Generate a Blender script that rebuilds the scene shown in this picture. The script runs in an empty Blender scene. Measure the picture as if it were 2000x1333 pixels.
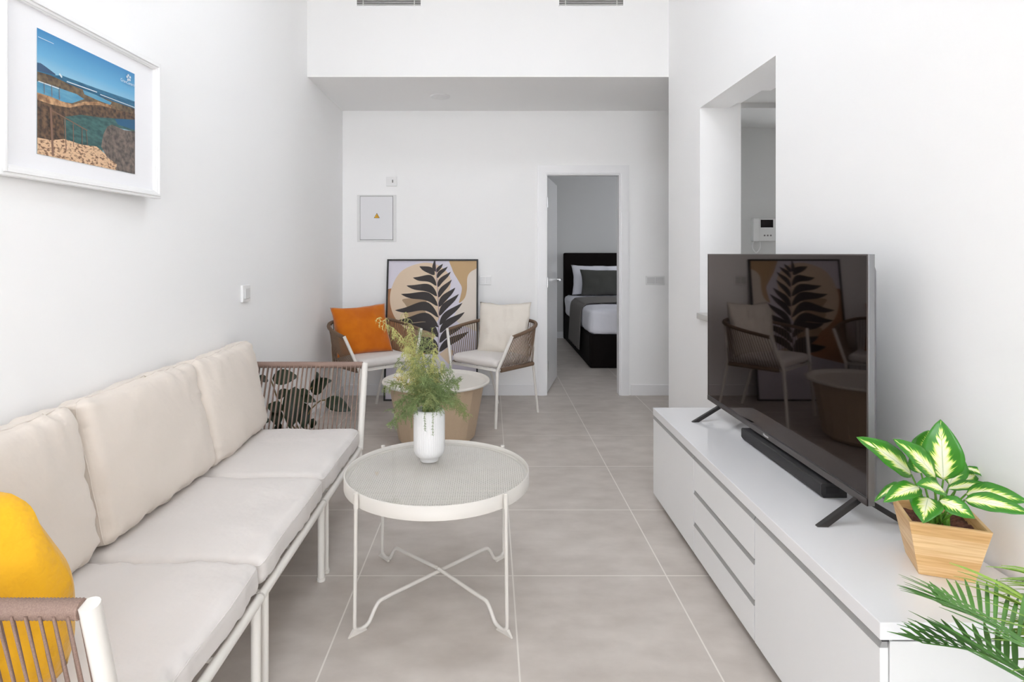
import bpy, bmesh, math, random
from mathutils import Vector, Matrix, noise
random.seed(7)
S = bpy.context.scene
COL = S.collection

# ------------------------------------------------------------------ camera, light, exposure
CAM_H = 1.261
F_PX = 1166.0          # focal length in pixels of the 2000 px wide frame
cam_d = bpy.data.cameras.new('camera'); cam = bpy.data.objects.new('camera', cam_d); COL.objects.link(cam)
cam.location = (0, 0, CAM_H); cam.rotation_euler = (math.pi/2, 0, 0)
cam_d.sensor_width = 36; cam_d.lens = F_PX/2000*36
cam_d.shift_x = (1000-958)/2000; cam_d.shift_y = -(666.5-495.5)/2000
cam_d.clip_start = 0.05
S.camera = cam
S.view_settings.view_transform = 'Standard'; S.view_settings.look = 'None'
S.view_settings.gamma = 1; S.view_settings.use_curve_mapping = False
S.view_settings.exposure = 2.34
S.cycles.use_denoising = True
S.cycles.max_bounces = 14; S.cycles.diffuse_bounces = 9; S.cycles.transparent_max_bounces = 16
S.cycles.sample_clamp_indirect = 6
S.cycles.caustics_reflective = False; S.cycles.caustics_refractive = False

W = bpy.data.worlds.new('sky'); S.world = W; W.use_nodes = True
wn = W.node_tree.nodes; wl = W.node_tree.links
bg = wn['Background']; bg.inputs[1].default_value = 1.6
tc = wn.new('ShaderNodeTexCoord'); sx = wn.new('ShaderNodeSeparateXYZ'); rp = wn.new('ShaderNodeValToRGB')
wl.new(tc.outputs['Generated'], sx.inputs[0]); wl.new(sx.outputs['Z'], rp.inputs[0]); wl.new(rp.outputs[0], bg.inputs[0])
rp.color_ramp.elements[0].position = 0.0; rp.color_ramp.elements[0].color = (0.95, 0.98, 1.04, 1)
rp.color_ramp.elements[1].position = 0.7; rp.color_ramp.elements[1].color = (0.86, 0.92, 1.0, 1)

def portal(name, loc, rot, sx_, sy_):
    l = bpy.data.lights.new(name, 'AREA'); l.shape = 'RECTANGLE'; l.size = sx_; l.size_y = sy_
    l.cycles.is_portal = True
    o = bpy.data.objects.new(name, l); o.location = loc; o.rotation_euler = rot; COL.objects.link(o)
WIN_Y = -4.0
sun_d = bpy.data.lights.new('sun', 'SUN'); sun_d.energy = 7.0; sun_d.angle = math.radians(0.6); sun_d.color = (1.0, 0.98, 0.95)
sun = bpy.data.objects.new('sun', sun_d); COL.objects.link(sun)
sun.rotation_euler = (math.radians(-46), 0, 0)      # high sun from behind the house, lighting the terrace outside
portal('daylight_portal', (0, WIN_Y+0.02, 1.6), (math.pi/2, 0, 0), 2.1, 3.1)
portal('added_roof_fill_portal', (0.0, 2.4, 3.45), (0, 0, 0), 1.0, 0.7)  # unseen roof opening, added to even out the light from above
portal('bedroom_daylight_portal', (3.78, 7.9, 1.45), (0, math.pi/2, 0), 0.9, 1.2)

# ------------------------------------------------------------------ materials
def srgb(r, g, b):
    f = lambda c: (c/255/12.92) if c/255 <= 0.04045 else ((c/255+0.055)/1.055)**2.4
    return (f(r), f(g), f(b), 1)
def mat(name, col, rough=0.5, metal=0.0, bump=None, vary=None, spec=0.5, coat=0.0, sheen=0.0, trans=0.0, sub=0.0):
    m = bpy.data.materials.new(name); m.use_nodes = True
    n = m.node_tree.nodes; l = m.node_tree.links; p = n['Principled BSDF']
    p.inputs['Base Color'].default_value = col; p.inputs['Roughness'].default_value = rough
    p.inputs['Metallic'].default_value = metal; p.inputs['Specular IOR Level'].default_value = spec
    p.inputs['Coat Weight'].default_value = coat; p.inputs['Sheen Weight'].default_value = sheen
    p.inputs['Transmission Weight'].default_value = trans
    if bump or vary:
        t = n.new('ShaderNodeTexCoord')
    if vary:   # (scale, amount, second colour)
        q = n.new('ShaderNodeTexNoise'); q.inputs['Scale'].default_value = vary[0]; q.inputs['Detail'].default_value = 6
        l.new(t.outputs['Object'], q.inputs['Vector'])
        mx = n.new('ShaderNodeMix'); mx.data_type = 'RGBA'
        r = n.new('ShaderNodeMapRange'); r.inputs[1].default_value = 0.35; r.inputs[2].default_value = 0.65
        r.inputs[4].default_value = vary[1]
        l.new(q.outputs[0], r.inputs[0]); l.new(r.outputs[0], mx.inputs[0])
        mx.inputs[6].default_value = col; mx.inputs[7].default_value = vary[2]
        l.new(mx.outputs[2], p.inputs['Base Color'])
    if bump:   # (scale, strength, distance)
        q = n.new('ShaderNodeTexNoise'); q.inputs['Scale'].default_value = bump[0]; q.inputs['Detail'].default_value = 4
        l.new(t.outputs['Object'], q.inputs['Vector'])
        b = n.new('ShaderNodeBump'); b.inputs['Strength'].default_value = bump[1]; b.inputs['Distance'].default_value = bump[2]
        l.new(q.outputs[0], b.inputs['Height']); l.new(b.outputs[0], p.inputs['Normal'])
    return m
M = {}
M['dimgreywall'] = mat('dimmed_grey_wall_paint', (0.64, 0.64, 0.63, 1), 0.75, spec=0.3)  # grey paint, its tone also holding the dimness of corridor and bedroom
M['wall'] = mat('white_wall_paint', (0.925, 0.925, 0.925, 1), 0.75, bump=(60, 0.06, 0.002), spec=0.3)
M['bulk'] = mat('toned_down_bulkhead_paint', (0.82, 0.82, 0.82, 1), 0.75, spec=0.3)  # white paint darkened to offset the strong light on the bulkhead face
M['ceil'] = mat('white_ceiling_paint', (0.93, 0.93, 0.93, 1), 0.8, spec=0.3)
M['lacquer'] = mat('white_door_lacquer', (0.86, 0.86, 0.87, 1), 0.3)
M['doorleaf'] = mat('door_leaf_lacquer', (0.80, 0.80, 0.80, 1), 0.3)
M['plastic'] = mat('white_switch_plastic', (0.80, 0.80, 0.80, 1), 0.3)
M['plastic2'] = mat('white_rocker_plastic', (0.70, 0.70, 0.70, 1), 0.25)
M['panelframe'] = mat('panel_frame_plastic', (0.74, 0.74, 0.74, 1), 0.35)
M['panel'] = mat('glossy_panel_door', (0.80, 0.80, 0.82, 1), 0.06)
M['darkgap'] = mat('dark_gap', srgb(40, 40, 40), 0.6)
M['gap'] = mat('grey_gap', srgb(120, 120, 118), 0.6)
M['ventslat'] = mat('vent_slat_metal', srgb(190, 190, 188), 0.4)
M['frame'] = mat('cream_powder_coated_steel', (0.76, 0.735, 0.69, 1), 0.35)
M['tray'] = mat('cream_tray_metal', (0.66, 0.63, 0.585, 1), 0.4)
M['rope'] = mat('taupe_rope', srgb(150, 126, 114), 0.65, vary=(400, 0.6, srgb(118, 95, 85)))
M['ropec'] = mat('brown_rope', srgb(126, 102, 82), 0.65, vary=(300, 0.6, srgb(96, 76, 60)))
M['cushion'] = mat('beige_cushion_fabric', (0.73, 0.66, 0.59, 1), 0.72, bump=(7, 0.35, 0.03), sheen=0.15, spec=0.3)
M['seat'] = mat('beige_seat_fabric', (0.70, 0.665, 0.64, 1), 0.7, bump=(8, 0.3, 0.03), sheen=0.15, spec=0.3)
M['yellow'] = mat('yellow_velvet', srgb(226, 174, 46), 0.95, bump=(14, 0.6, 0.03), vary=(6, 0.5, srgb(226, 164, 30)), sheen=0.25, spec=0.05)
M['orange'] = mat('orange_velvet', srgb(205, 112, 6), 0.8, bump=(25, 0.3, 0.01), vary=(7, 0.6, srgb(178, 86, 4)), sheen=0.35, spec=0.2)
M['creamcloth'] = mat('cream_cotton', (0.74, 0.69, 0.62, 1), 0.85, bump=(30, 0.3, 0.008), spec=0.2)
M['cab'] = mat('white_cabinet_front', (0.84, 0.845, 0.85, 1), 0.3)
M['cabbody'] = mat('white_cabinet_body', (0.80, 0.80, 0.80, 1), 0.3)
M['top'] = mat('glossy_white_top', (0.86, 0.86, 0.875, 1), 0.12, coat=0.4)
M['alu'] = mat('brushed_aluminium', (0.38, 0.38, 0.375, 1), 0.42, metal=0.2)
M['tvblack'] = mat('black_tv_plastic', srgb(38, 36, 36), 0.35)
M['tvbezel'] = mat('dark_bezel', srgb(68, 61, 59), 0.28)
M['tvside'] = mat('silver_tv_edge', (0.25, 0.25, 0.26, 1), 0.35, metal=0.7)
def screen_mat():
    m = bpy.data.materials.new('tv_screen_glass'); m.use_nodes = True
    n = m.node_tree.nodes; l = m.node_tree.links; p = n['Principled BSDF']
    p.inputs['Base Color'].default_value = (0.003, 0.002, 0.002, 1); p.inputs['Roughness'].default_value = 0.6; p.inputs['Specular IOR Level'].default_value = 0
    fr = n.new('ShaderNodeFresnel'); fr.inputs[0].default_value = 1.46
    g = n.new('ShaderNodeBsdfGlossy'); g.inputs['Roughness'].default_value = 0.03; g.inputs['Color'].default_value = (1.0, 0.88, 0.83, 1)
    mx = n.new('ShaderNodeMixShader'); l.new(fr.outputs[0], mx.inputs[0]); l.new(p.outputs[0], mx.inputs[1]); l.new(g.outputs[0], mx.inputs[2])
    l.new(mx.outputs[0], n['Material Output'].inputs[0]); return m
M['screen'] = screen_mat()
M['fabricblack'] = mat('soundbar_grille', srgb(48, 47, 48), 0.7, bump=(900, 0.4, 0.001))
M['soundside'] = mat('soundbar_side', srgb(34, 33, 34), 0.35)
M['logo'] = mat('silver_print', (0.75, 0.75, 0.75, 1), 0.4)
M['blackframe'] = mat('black_picture_frame', srgb(24, 22, 22), 0.5)
M['vase'] = mat('matt_white_ceramic', (0.80, 0.80, 0.80, 1), 0.5)
M['sideboardfoot'] = mat('plinth_dark', srgb(110, 108, 104), 0.6)
M['blackfabric'] = mat('black_bed_fabric', srgb(22, 17, 16), 0.9, spec=0.15)
M['sheet'] = mat('white_duvet', (0.82, 0.82, 0.88, 1), 0.8, bump=(14, 0.35, 0.02))
M['runner'] = mat('grey_bed_runner', srgb(112, 108, 105), 0.85, bump=(50, 0.3, 0.005))
M['greypillow'] = mat('dark_grey_pillow', srgb(76, 76, 72), 0.85)
M['steel'] = mat('polished_steel', (0.75, 0.75, 0.76, 1), 0.15, metal=1)
M['soil'] = mat('bark_soil', srgb(72, 42, 32), 0.9, vary=(60, 0.8, srgb(120, 70, 50)), bump=(80, 0.8, 0.01))
M['stemgreen'] = mat('green_stem', srgb(96, 150, 50), 0.45)
M['ficus'] = mat('dark_green_leaf', srgb(20, 34, 18), 0.38, vary=(8, 0.6, srgb(38, 56, 26)), spec=0.35)
M['ficusstem'] = mat('brown_twig', srgb(110, 92, 52), 0.6)
M['fern1'] = mat('fern_green', srgb(104, 124, 72), 0.6, vary=(30, 0.8, srgb(140, 156, 100)))
M['fern2'] = mat('fern_yellow_green', srgb(200, 196, 128), 0.6, vary=(30, 0.8, srgb(166, 170, 98)))
M['fern3'] = mat('fern_mid_green', srgb(142, 150, 94), 0.6, vary=(30, 0.8, srgb(116, 132, 78)))
M['fern4'] = mat('fern_ochre', srgb(214, 168, 66), 0.6, vary=(30, 0.8, srgb(190, 168, 70)))
M['palm'] = mat('palm_green', srgb(92, 146, 62), 0.4, vary=(7, 0.8, srgb(58, 104, 46)))
M['palm2'] = mat('palm_light_green', srgb(150, 184, 76), 0.4, vary=(6, 0.8, srgb(76, 128, 56)))
M['potgrey'] = mat('grey_plant_pot', srgb(90, 88, 86), 0.6)
M['beigemetal'] = mat('beige_basket_panel', srgb(190, 168, 142), 0.5, vary=(40, 0.3, srgb(180, 158, 132)))
M['traylid'] = mat('cream_tray_lid', (0.72, 0.69, 0.635, 1), 0.3)
M['stone'] = mat('pale_terrace_stone', (0.62, 0.60, 0.57, 1), 0.8)
M['sill'] = mat('grey_stone_sill', srgb(205, 202, 198), 0.4)
M['paper'] = mat('white_mat_board', (0.86, 0.86, 0.88, 1), 0.7)
M['pframe'] = mat('white_picture_moulding', (0.88, 0.88, 0.88, 1), 0.3)
M['lampwhite'] = mat('lamp_trim', (0.82, 0.82, 0.82, 1), 0.4)
M['intercom'] = mat('intercom_plastic', (0.78, 0.78, 0.77, 1), 0.35)
M['lcd'] = mat('intercom_screen', srgb(26, 18, 18), 0.1)
M['warny'] = mat('warning_yellow', srgb(240, 180, 20), 0.5)
M['black'] = mat('black_ink', srgb(18, 16, 16), 0.6)

def wood_mat():
    m = bpy.data.materials.new('bamboo_wood'); m.use_nodes = True
    n = m.node_tree.nodes; l = m.node_tree.links; p = n['Principled BSDF']
    t = n.new('ShaderNodeTexCoord'); s = n.new('ShaderNodeSeparateXYZ'); l.new(t.outputs['Object'], s.inputs[0])
    mt = n.new('ShaderNodeMath'); mt.operation = 'MULTIPLY'; mt.inputs[1].default_value = 38; l.new(s.outputs['Z'], mt.inputs[0])
    fl = n.new('ShaderNodeMath'); fl.operation = 'FLOOR'; l.new(mt.outputs[0], fl.inputs[0])
    wn_ = n.new('ShaderNodeTexWhiteNoise'); wn_.noise_dimensions = '1D'; l.new(fl.outputs[0], wn_.inputs['W'])
    mp = n.new('ShaderNodeMapping'); mp.inputs['Scale'].default_value = (6, 6, 130); l.new(t.outputs['Object'], mp.inputs[0])
    q = n.new('ShaderNodeTexNoise'); q.inputs['Scale'].default_value = 1.5; q.inputs['Detail'].default_value = 5; l.new(mp.outputs[0], q.inputs['Vector'])
    r1 = n.new('ShaderNodeValToRGB'); l.new(wn_.outputs[0], r1.inputs[0])
    r1.color_ramp.elements[0].color = srgb(222, 180, 124); r1.color_ramp.elements[1].color = srgb(240, 208, 160)
    r2 = n.new('ShaderNodeValToRGB'); l.new(q.outputs[0], r2.inputs[0])
    r2.color_ramp.elements[0].position = 0.35; r2.color_ramp.elements[0].color = (0.78, 0.66, 0.50, 1)
    r2.color_ramp.elements[1].position = 0.6; r2.color_ramp.elements[1].color = (1, 1, 1, 1)
    mx = n.new('ShaderNodeMix'); mx.data_type = 'RGBA'; mx.blend_type = 'MULTIPLY'; mx.inputs[0].default_value = 0.8
    l.new(r1.outputs[0], mx.inputs[6]); l.new(r2.outputs[0], mx.inputs[7]); l.new(mx.outputs[2], p.inputs['Base Color'])
    p.inputs['Roughness'].default_value = 0.45
    return m
M['bamboo'] = wood_mat()

def tile_mat():
    m = bpy.data.materials.new('grey_beige_floor_tiles'); m.use_nodes = True
    n = m.node_tree.nodes; l = m.node_tree.links; p = n['Principled BSDF']
    t = n.new('ShaderNodeTexCoord'); mp = n.new('ShaderNodeMapping'); l.new(t.outputs['Object'], mp.inputs[0])
    mp.inputs['Location'].default_value = (-0.087+6.0, -2.335+6.0, 0)
    br = n.new('ShaderNodeTexBrick'); l.new(mp.outputs[0], br.inputs[0]); br.offset = 0; br.squash = 1
    br.inputs['Scale'].default_value = 1; br.inputs['Mortar Size'].default_value = 0.0028; br.inputs['Mortar Smooth'].default_value = 0.1
    br.inputs['Brick Width'].default_value = 0.6; br.inputs['Row Height'].default_value = 0.6
    br.inputs['Color1'].default_value = (0.0, 0, 0, 1); br.inputs['Color2'].default_value = (1, 1, 1, 1)
    q = n.new('ShaderNodeTexNoise'); q.inputs['Scale'].default_value = 2.2; q.inputs['Detail'].default_value = 9; q.inputs['Roughness'].default_value = 0.62
    l.new(t.outputs['Object'], q.inputs['Vector'])
    mp2 = n.new('ShaderNodeMapping'); mp2.inputs['Scale'].default_value = (2.0, 3.5, 1); l.new(t.outputs['Object'], mp2.inputs[0])
    q2 = n.new('ShaderNodeTexNoise'); q2.inputs['Scale'].default_value = 3; q2.inputs['Detail'].default_value = 7; l.new(mp2.outputs[0], q2.inputs['Vector'])
    ad = n.new('ShaderNodeMath'); ad.operation = 'ADD'; l.new(q.outputs[0], ad.inputs[0]); l.new(q2.outputs[0], ad.inputs[1])
    r = n.new('ShaderNodeValToRGB'); hf = n.new('ShaderNodeMath'); hf.operation = 'MULTIPLY'; hf.inputs[1].default_value = 0.5
    l.new(ad.outputs[0], hf.inputs[0]); l.new(hf.outputs[0], r.inputs[0])
    r.color_ramp.elements[0].position = 0.36; r.color_ramp.elements[0].color = (0.46, 0.412, 0.372, 1)
    r.color_ramp.elements[1].position = 0.64; r.color_ramp.elements[1].color = (0.60, 0.55, 0.505, 1)
    mx = n.new('ShaderNodeMix'); mx.data_type = 'RGBA'; l.new(br.outputs['Fac'], mx.inputs[0]); l.new(r.outputs[0], mx.inputs[6])
    mx.inputs[7].default_value = (0.74, 0.70, 0.65, 1)
    l.new(mx.outputs[2], p.inputs['Base Color'])
    rr = n.new('ShaderNodeMapRange'); rr.inputs[3].default_value = 0.34; rr.inputs[4].default_value = 0.52; l.new(q.outputs[0], rr.inputs[0])
    l.new(rr.outputs[0], p.inputs['Roughness'])
    return m
M['tile'] = tile_mat()

def leaf_mat():   # variegated leaf: cream centre with a ragged green margin, by the leaf's own UV
    m = bpy.data.materials.new('variegated_leaf'); m.use_nodes = True
    n = m.node_tree.nodes; l = m.node_tree.links; p = n['Principled BSDF']
    uv = n.new('ShaderNodeUVMap'); s = n.new('ShaderNodeSeparateXYZ'); l.new(uv.outputs[0], s.inputs[0])
    def M2(op, a, b=None, c=None):
        x = n.new('ShaderNodeMath'); x.operation = op
        for i, v in enumerate((a, b, c)):
            if v is None: continue
            if isinstance(v, (int, float)): x.inputs[i].default_value = v
            else: l.new(v, x.inputs[i])
        return x.outputs[0]
    av = M2('ABSOLUTE', M2('SUBTRACT', s.outputs['Y'], 0.5))            # 0 on the midrib, .5 on the edge
    mp = n.new('ShaderNodeCombineXYZ')
    l.new(M2('SUBTRACT', M2('MULTIPLY', s.outputs['X'], 26.0), M2('MULTIPLY', av, 22.0)), mp.inputs[0])
    l.new(M2('MULTIPLY', s.outputs['Y'], 3.0), mp.inputs[1])
    oi = n.new('ShaderNodeObjectInfo'); l.new(M2('MULTIPLY', oi.outputs['Random'], 30), mp.inputs[2])
    q = n.new('ShaderNodeTexNoise'); q.inputs['Scale'].default_value = 1.0; q.inputs['Detail'].default_value = 3; l.new(mp.outputs[0], q.inputs['Vector'])
    prof = M2('MULTIPLY', M2('SUBTRACT', 1.0, M2('POWER', s.outputs['X'], 2.6)), 0.27)
    edge = M2('ADD', prof, M2('MULTIPLY', M2('SUBTRACT', q.outputs[0], 0.5), 0.55))
    d = M2('SUBTRACT', edge, av)
    r = n.new('ShaderNodeValToRGB'); l.new(M2('ADD', M2('MULTIPLY', d, 2.2), 0.45), r.inputs[0])
    e = r.color_ramp.elements
    e[0].position = 0.38; e[0].color = srgb(52, 126, 26)
    e[1].position = 0.9; e[1].color = srgb(240, 240, 214)
    a = e.new(0.46); a.color = srgb(84, 156, 26)
    a = e.new(0.56); a.color = srgb(214, 226, 110)
    a = e.new(0.70); a.color = srgb(238, 238, 190)
    # the midrib
    rib = M2('LESS_THAN', av, 0.012)
    mx = n.new('ShaderNodeMix'); mx.data_type = 'RGBA'; l.new(M2('MULTIPLY', rib, 0.5), mx.inputs[0]); l.new(r.outputs[0], mx.inputs[6])
    mx.inputs[7].default_value = srgb(120, 150, 60); l.new(mx.outputs[2], p.inputs['Base Color'])
    p.inputs['Roughness'].default_value = 0.32
    return m
M['varleaf'] = leaf_mat()

def glass_mat():
    m = bpy.data.materials.new('thin_clear_glass'); m.use_nodes = True
    n = m.node_tree.nodes; l = m.node_tree.links; n.remove(n['Principled BSDF'])
    lw = n.new('ShaderNodeLayerWeight'); lw.inputs[0].default_value = 0.5
    pw = n.new('ShaderNodeMath'); pw.operation = 'POWER'; pw.inputs[1].default_value = 5; l.new(lw.outputs['Facing'], pw.inputs[0])
    fr = n.new('ShaderNodeMath'); fr.operation = 'MULTIPLY_ADD'; fr.inputs[1].default_value = 0.92; fr.inputs[2].default_value = 0.05; l.new(pw.outputs[0], fr.inputs[0])
    g = n.new('ShaderNodeBsdfGlossy'); g.inputs['Roughness'].default_value = 0.02
    t = n.new('ShaderNodeBsdfTransparent'); t.inputs[0].default_value = (0.985, 0.985, 0.98, 1)
    mx = n.new('ShaderNodeMixShader'); l.new(fr.outputs[0], mx.inputs[0]); l.new(t.outputs[0], mx.inputs[1]); l.new(g.outputs[0], mx.inputs[2])
    l.new(mx.outputs[0], n['Material Output'].inputs[0])
    return m
M['glass'] = glass_mat()

def print_mat(name, c1, c2, scale=20, stretch=(1, 1, 1), contrast=(0.35, 0.65)):
    m = bpy.data.materials.new(name); m.use_nodes = True
    n = m.node_tree.nodes; l = m.node_tree.links; p = n['Principled BSDF']
    t = n.new('ShaderNodeTexCoord'); mp = n.new('ShaderNodeMapping'); mp.inputs['Scale'].default_value = stretch; l.new(t.outputs['Object'], mp.inputs[0])
    q = n.new('ShaderNodeTexNoise'); q.inputs['Scale'].default_value = scale; q.inputs['Detail'].default_value = 5; l.new(mp.outputs[0], q.inputs['Vector'])
    r = n.new('ShaderNodeValToRGB'); l.new(q.outputs[0], r.inputs[0])
    r.color_ramp.elements[0].position = contrast[0]; r.color_ramp.elements[0].color = c1
    r.color_ramp.elements[1].position = contrast[1]; r.color_ramp.elements[1].color = c2
    l.new(r.outputs[0], p.inputs['Base Color']); p.inputs['Roughness'].default_value = 0.35
    return m

# ------------------------------------------------------------------ mesh helpers
def V(*a): return Vector(a)
class MB:
    def __init__(s): s.v = []; s.f = []; s.m = []; s.sm = []; s.uv = {}
    def add(s, vs, fs, mi=0, smooth=False):
        b = len(s.v); s.v += [Vector(x) for x in vs]
        for f in fs: s.f.append(tuple(b+i for i in f)); s.m.append(mi); s.sm.append(smooth)
        return s
    def box(s, x0, x1, y0, y1, z0, z1, mi=0):
        vs = [(x, y, z) for x in (x0, x1) for y in (y0, y1) for z in (z0, z1)]
        return s.add(vs, [(0,1,3,2), (4,6,7,5), (0,4,5,1), (2,3,7,6), (0,2,6,4), (1,5,7,3)], mi)
    def tube(s, pts, r, n=10, mi=0, closed=False, cap=True, smooth=True):
        pts = [Vector(p) for p in pts]; m = len(pts)
        rs = r if isinstance(r, (list, tuple)) else [r]*m
        tans = []
        for i in range(m):
            a = pts[i-1] if (i > 0 or closed) else pts[i]; b = pts[(i+1) % m] if (i < m-1 or closed) else pts[i]
            t = b-a; tans.append(t.normalized() if t.length > 1e-9 else Vector((0, 0, 1)))
        up = Vector((0, 0, 1)) if abs(tans[0].z) < 0.9 else Vector((1, 0, 0))
        u = tans[0].cross(up).normalized(); vs = []
        for i in range(m):
            t = tans[i]; u = (u - t*u.dot(t)); u = u.normalized() if u.length > 1e-6 else t.orthogonal().normalized(); w = t.cross(u)
            for k in range(n):
                a = 2*math.pi*k/n; vs.append(pts[i] + (u*math.cos(a)+w*math.sin(a))*rs[i])
        fs = []
        for i in range(m if closed else m-1):
            j = (i+1) % m
            for k in range(n): fs.append((i*n+k, i*n+(k+1) % n, j*n+(k+1) % n, j*n+k))
        s.add(vs, fs, mi, smooth)
        if cap and not closed: s.add(vs[:n], [tuple(reversed(range(n)))], mi); s.add(vs[-n:], [tuple(range(n))], mi)
        return s
    def lathe(s, prof, c, n=40, mi=0, mod=None, smooth=True):
        vs = []
        for (r, z) in prof:
            for k in range(n):
                a = 2*math.pi*k/n; rr = r*(mod(k, n) if mod else 1)
                vs.append((c[0]+rr*math.cos(a), c[1]+rr*math.sin(a), c[2]+z))
        fs = []
        for i in range(len(prof)-1):
            for k in range(n): fs.append((i*n+k, i*n+(k+1) % n, (i+1)*n+(k+1) % n, (i+1)*n+k))
        s.add(vs, fs, mi, smooth)
        return s
    def cap(s, r, z, c, n=40, mi=0, down=False):
        vs = [(c[0]+r*math.cos(2*math.pi*k/n), c[1]+r*math.sin(2*math.pi*k/n), c[2]+z) for k in range(n)]
        return s.add(vs, [tuple(reversed(range(n))) if down else tuple(range(n))], mi)
    def build(s, name, mats, parent=None, bevel=0, local=False, subsurf=0):
        off = Vector((0, 0, 0)) if (parent is None or local) else Vector(parent.location)
        if parent is not None and parent.parent is not None and not local: off = off + Vector(parent.parent.location)
        me = bpy.data.meshes.new(name)
        if parent is None and not local:
            pass
        me.from_pydata([v-off for v in s.v], [], s.f)
        for x in (mats if isinstance(mats, (list, tuple)) else [mats]): me.materials.append(M[x] if isinstance(x, str) else x)
        me.polygons.foreach_set('material_index', s.m); me.polygons.foreach_set('use_smooth', s.sm)
        me.update()
        o = bpy.data.objects.new(name, me); COL.objects.link(o)
        if parent is not None: o.parent = parent
        bm = bmesh.new(); bm.from_mesh(me); bmesh.ops.recalc_face_normals(bm, faces=bm.faces); bm.to_mesh(me); bm.free()
        if bevel:
            b = o.modifiers.new('bevel', 'BEVEL'); b.width = bevel; b.segments = 2; b.limit_method = 'ANGLE'; b.angle_limit = 0.6
        if subsurf:
            b = o.modifiers.new('sub', 'SUBSURF'); b.levels = subsurf; b.render_levels = subsurf
        return o
def thing(name, label, cat, loc=(0, 0, 0), rz=0, group=None):
    o = bpy.data.objects.new(name, None); COL.objects.link(o); o.empty_display_size = 0.05
    o.location = loc; o.rotation_euler = (0, 0, rz); o['label'] = label; o['category'] = cat
    if group: o['group'] = group
    return o
def tag(o, label, cat, group=None):
    o['label'] = label; o['category'] = cat
    if group: o['group'] = group
    return o
def struct(o): o['kind'] = 'structure'; return o
def catmull(pts, n=8):
    P = [Vector(p) for p in pts]; out = []
    for i in range(len(P)-1):
        a = P[i-1] if i else P[0]*2-P[1]; b = P[i]; c = P[i+1]; d = P[i+2] if i+2 < len(P) else P[-1]*2-P[-2]
        for k in range(n):
            t = k/n; out.append(0.5*((2*b)+(c-a)*t+(2*a-5*b+4*c-d)*t*t+(3*b-a-3*c+d)*t**3))
    out.append(P[-1]); return out
def fillet(pts, r, n=5):
    P = [Vector(p) for p in pts]; out = [P[0]]
    for i in range(1, len(P)-1):
        a = (P[i-1]-P[i]); b = (P[i+1]-P[i]); rr = min(r, a.length*0.45, b.length*0.45)
        p0 = P[i]+a.normalized()*rr; p2 = P[i]+b.normalized()*rr
        for k in range(n+1):
            t = k/n; out.append(p0*(1-t)**2+P[i]*2*t*(1-t)+p2*t*t)
    out.append(P[-1]); return out

def rounded_cushion(hx, hy, hz, r, puff=0.0, cuts=22, wr=0.004, seed=0, wscale=7, crush=0.0, seam=None):
    """closed rounded box of half sizes hx, hy, hz with bulging faces and soft creases; z is its thickness.
    With seam=z it also returns the line of the piping on the finished surface."""
    bm = bmesh.new(); bmesh.ops.create_cube(bm, size=2)
    bmesh.ops.subdivide_edges(bm, edges=bm.edges, cuts=cuts, use_grid_fill=True)
    rr = min(r, hx, hy, hz); core = Vector((hx-rr, hy-rr, hz-rr)); so = Vector((seed*3.1, seed*1.7, seed*0.9))
    def surf(q):
        p = Vector((q.x*hx, q.y*hy, q.z*hz))
        c = Vector([max(-core[k], min(core[k], p[k])) for k in range(3)])
        d = p-c; p2 = c + d.normalized()*rr if d.length > 1e-9 else p
        ux, uy = q.x, q.y; bul = (1-ux**4)*(1-uy**4)
        p2.z += math.copysign(puff*bul*min(1, abs(q.z)), q.z)
        e = max(abs(ux), abs(uy)); edge = e**3
        w = noise.noise(p2*wscale+so)*0.8
        w += 1.1*noise.noise(Vector((p2.x*4, p2.y*30+p2.x*9, p2.z*4))+so*2)*abs(ux)**5 + 1.1*noise.noise(Vector((p2.x*30+p2.y*9, p2.y*4, p2.z*4))+so*3)*abs(uy)**5
        w += 0.35*noise.noise(Vector((p2.x*14+p2.y*6, p2.y*9-p2.x*8, 3))+so*4)
        nrm = Vector((q.x*0.5*edge, q.y*0.5*edge, q.z)).normalized()
        p2 += nrm*w*wr
        if crush: p2.x += crush*noise.noise(Vector((0, p2.y*5, seed)))*abs(ux)**3; p2.y += crush*noise.noise(Vector((p2.x*5, 3, seed)))*abs(uy)**3
        return p2
    for v in bm.verts:
        q = v.co.copy()
        for k in range(3): q[k] = math.copysign(abs(q[k])**0.75, q[k])    # crowd the rows towards the edges
        v.co = surf(q)
    if seam is None: return bm
    line = []; n = 28; zq = seam/hz
    for (ax, ay, bx, by) in ((1, -1, 1, 1), (1, 1, -1, 1), (-1, 1, -1, -1), (-1, -1, 1, -1)):
        for k in range(n):
            t = k/n; line.append(surf(Vector((ax+(bx-ax)*t, ay+(by-ay)*t, zq))))
    return bm, line
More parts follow.
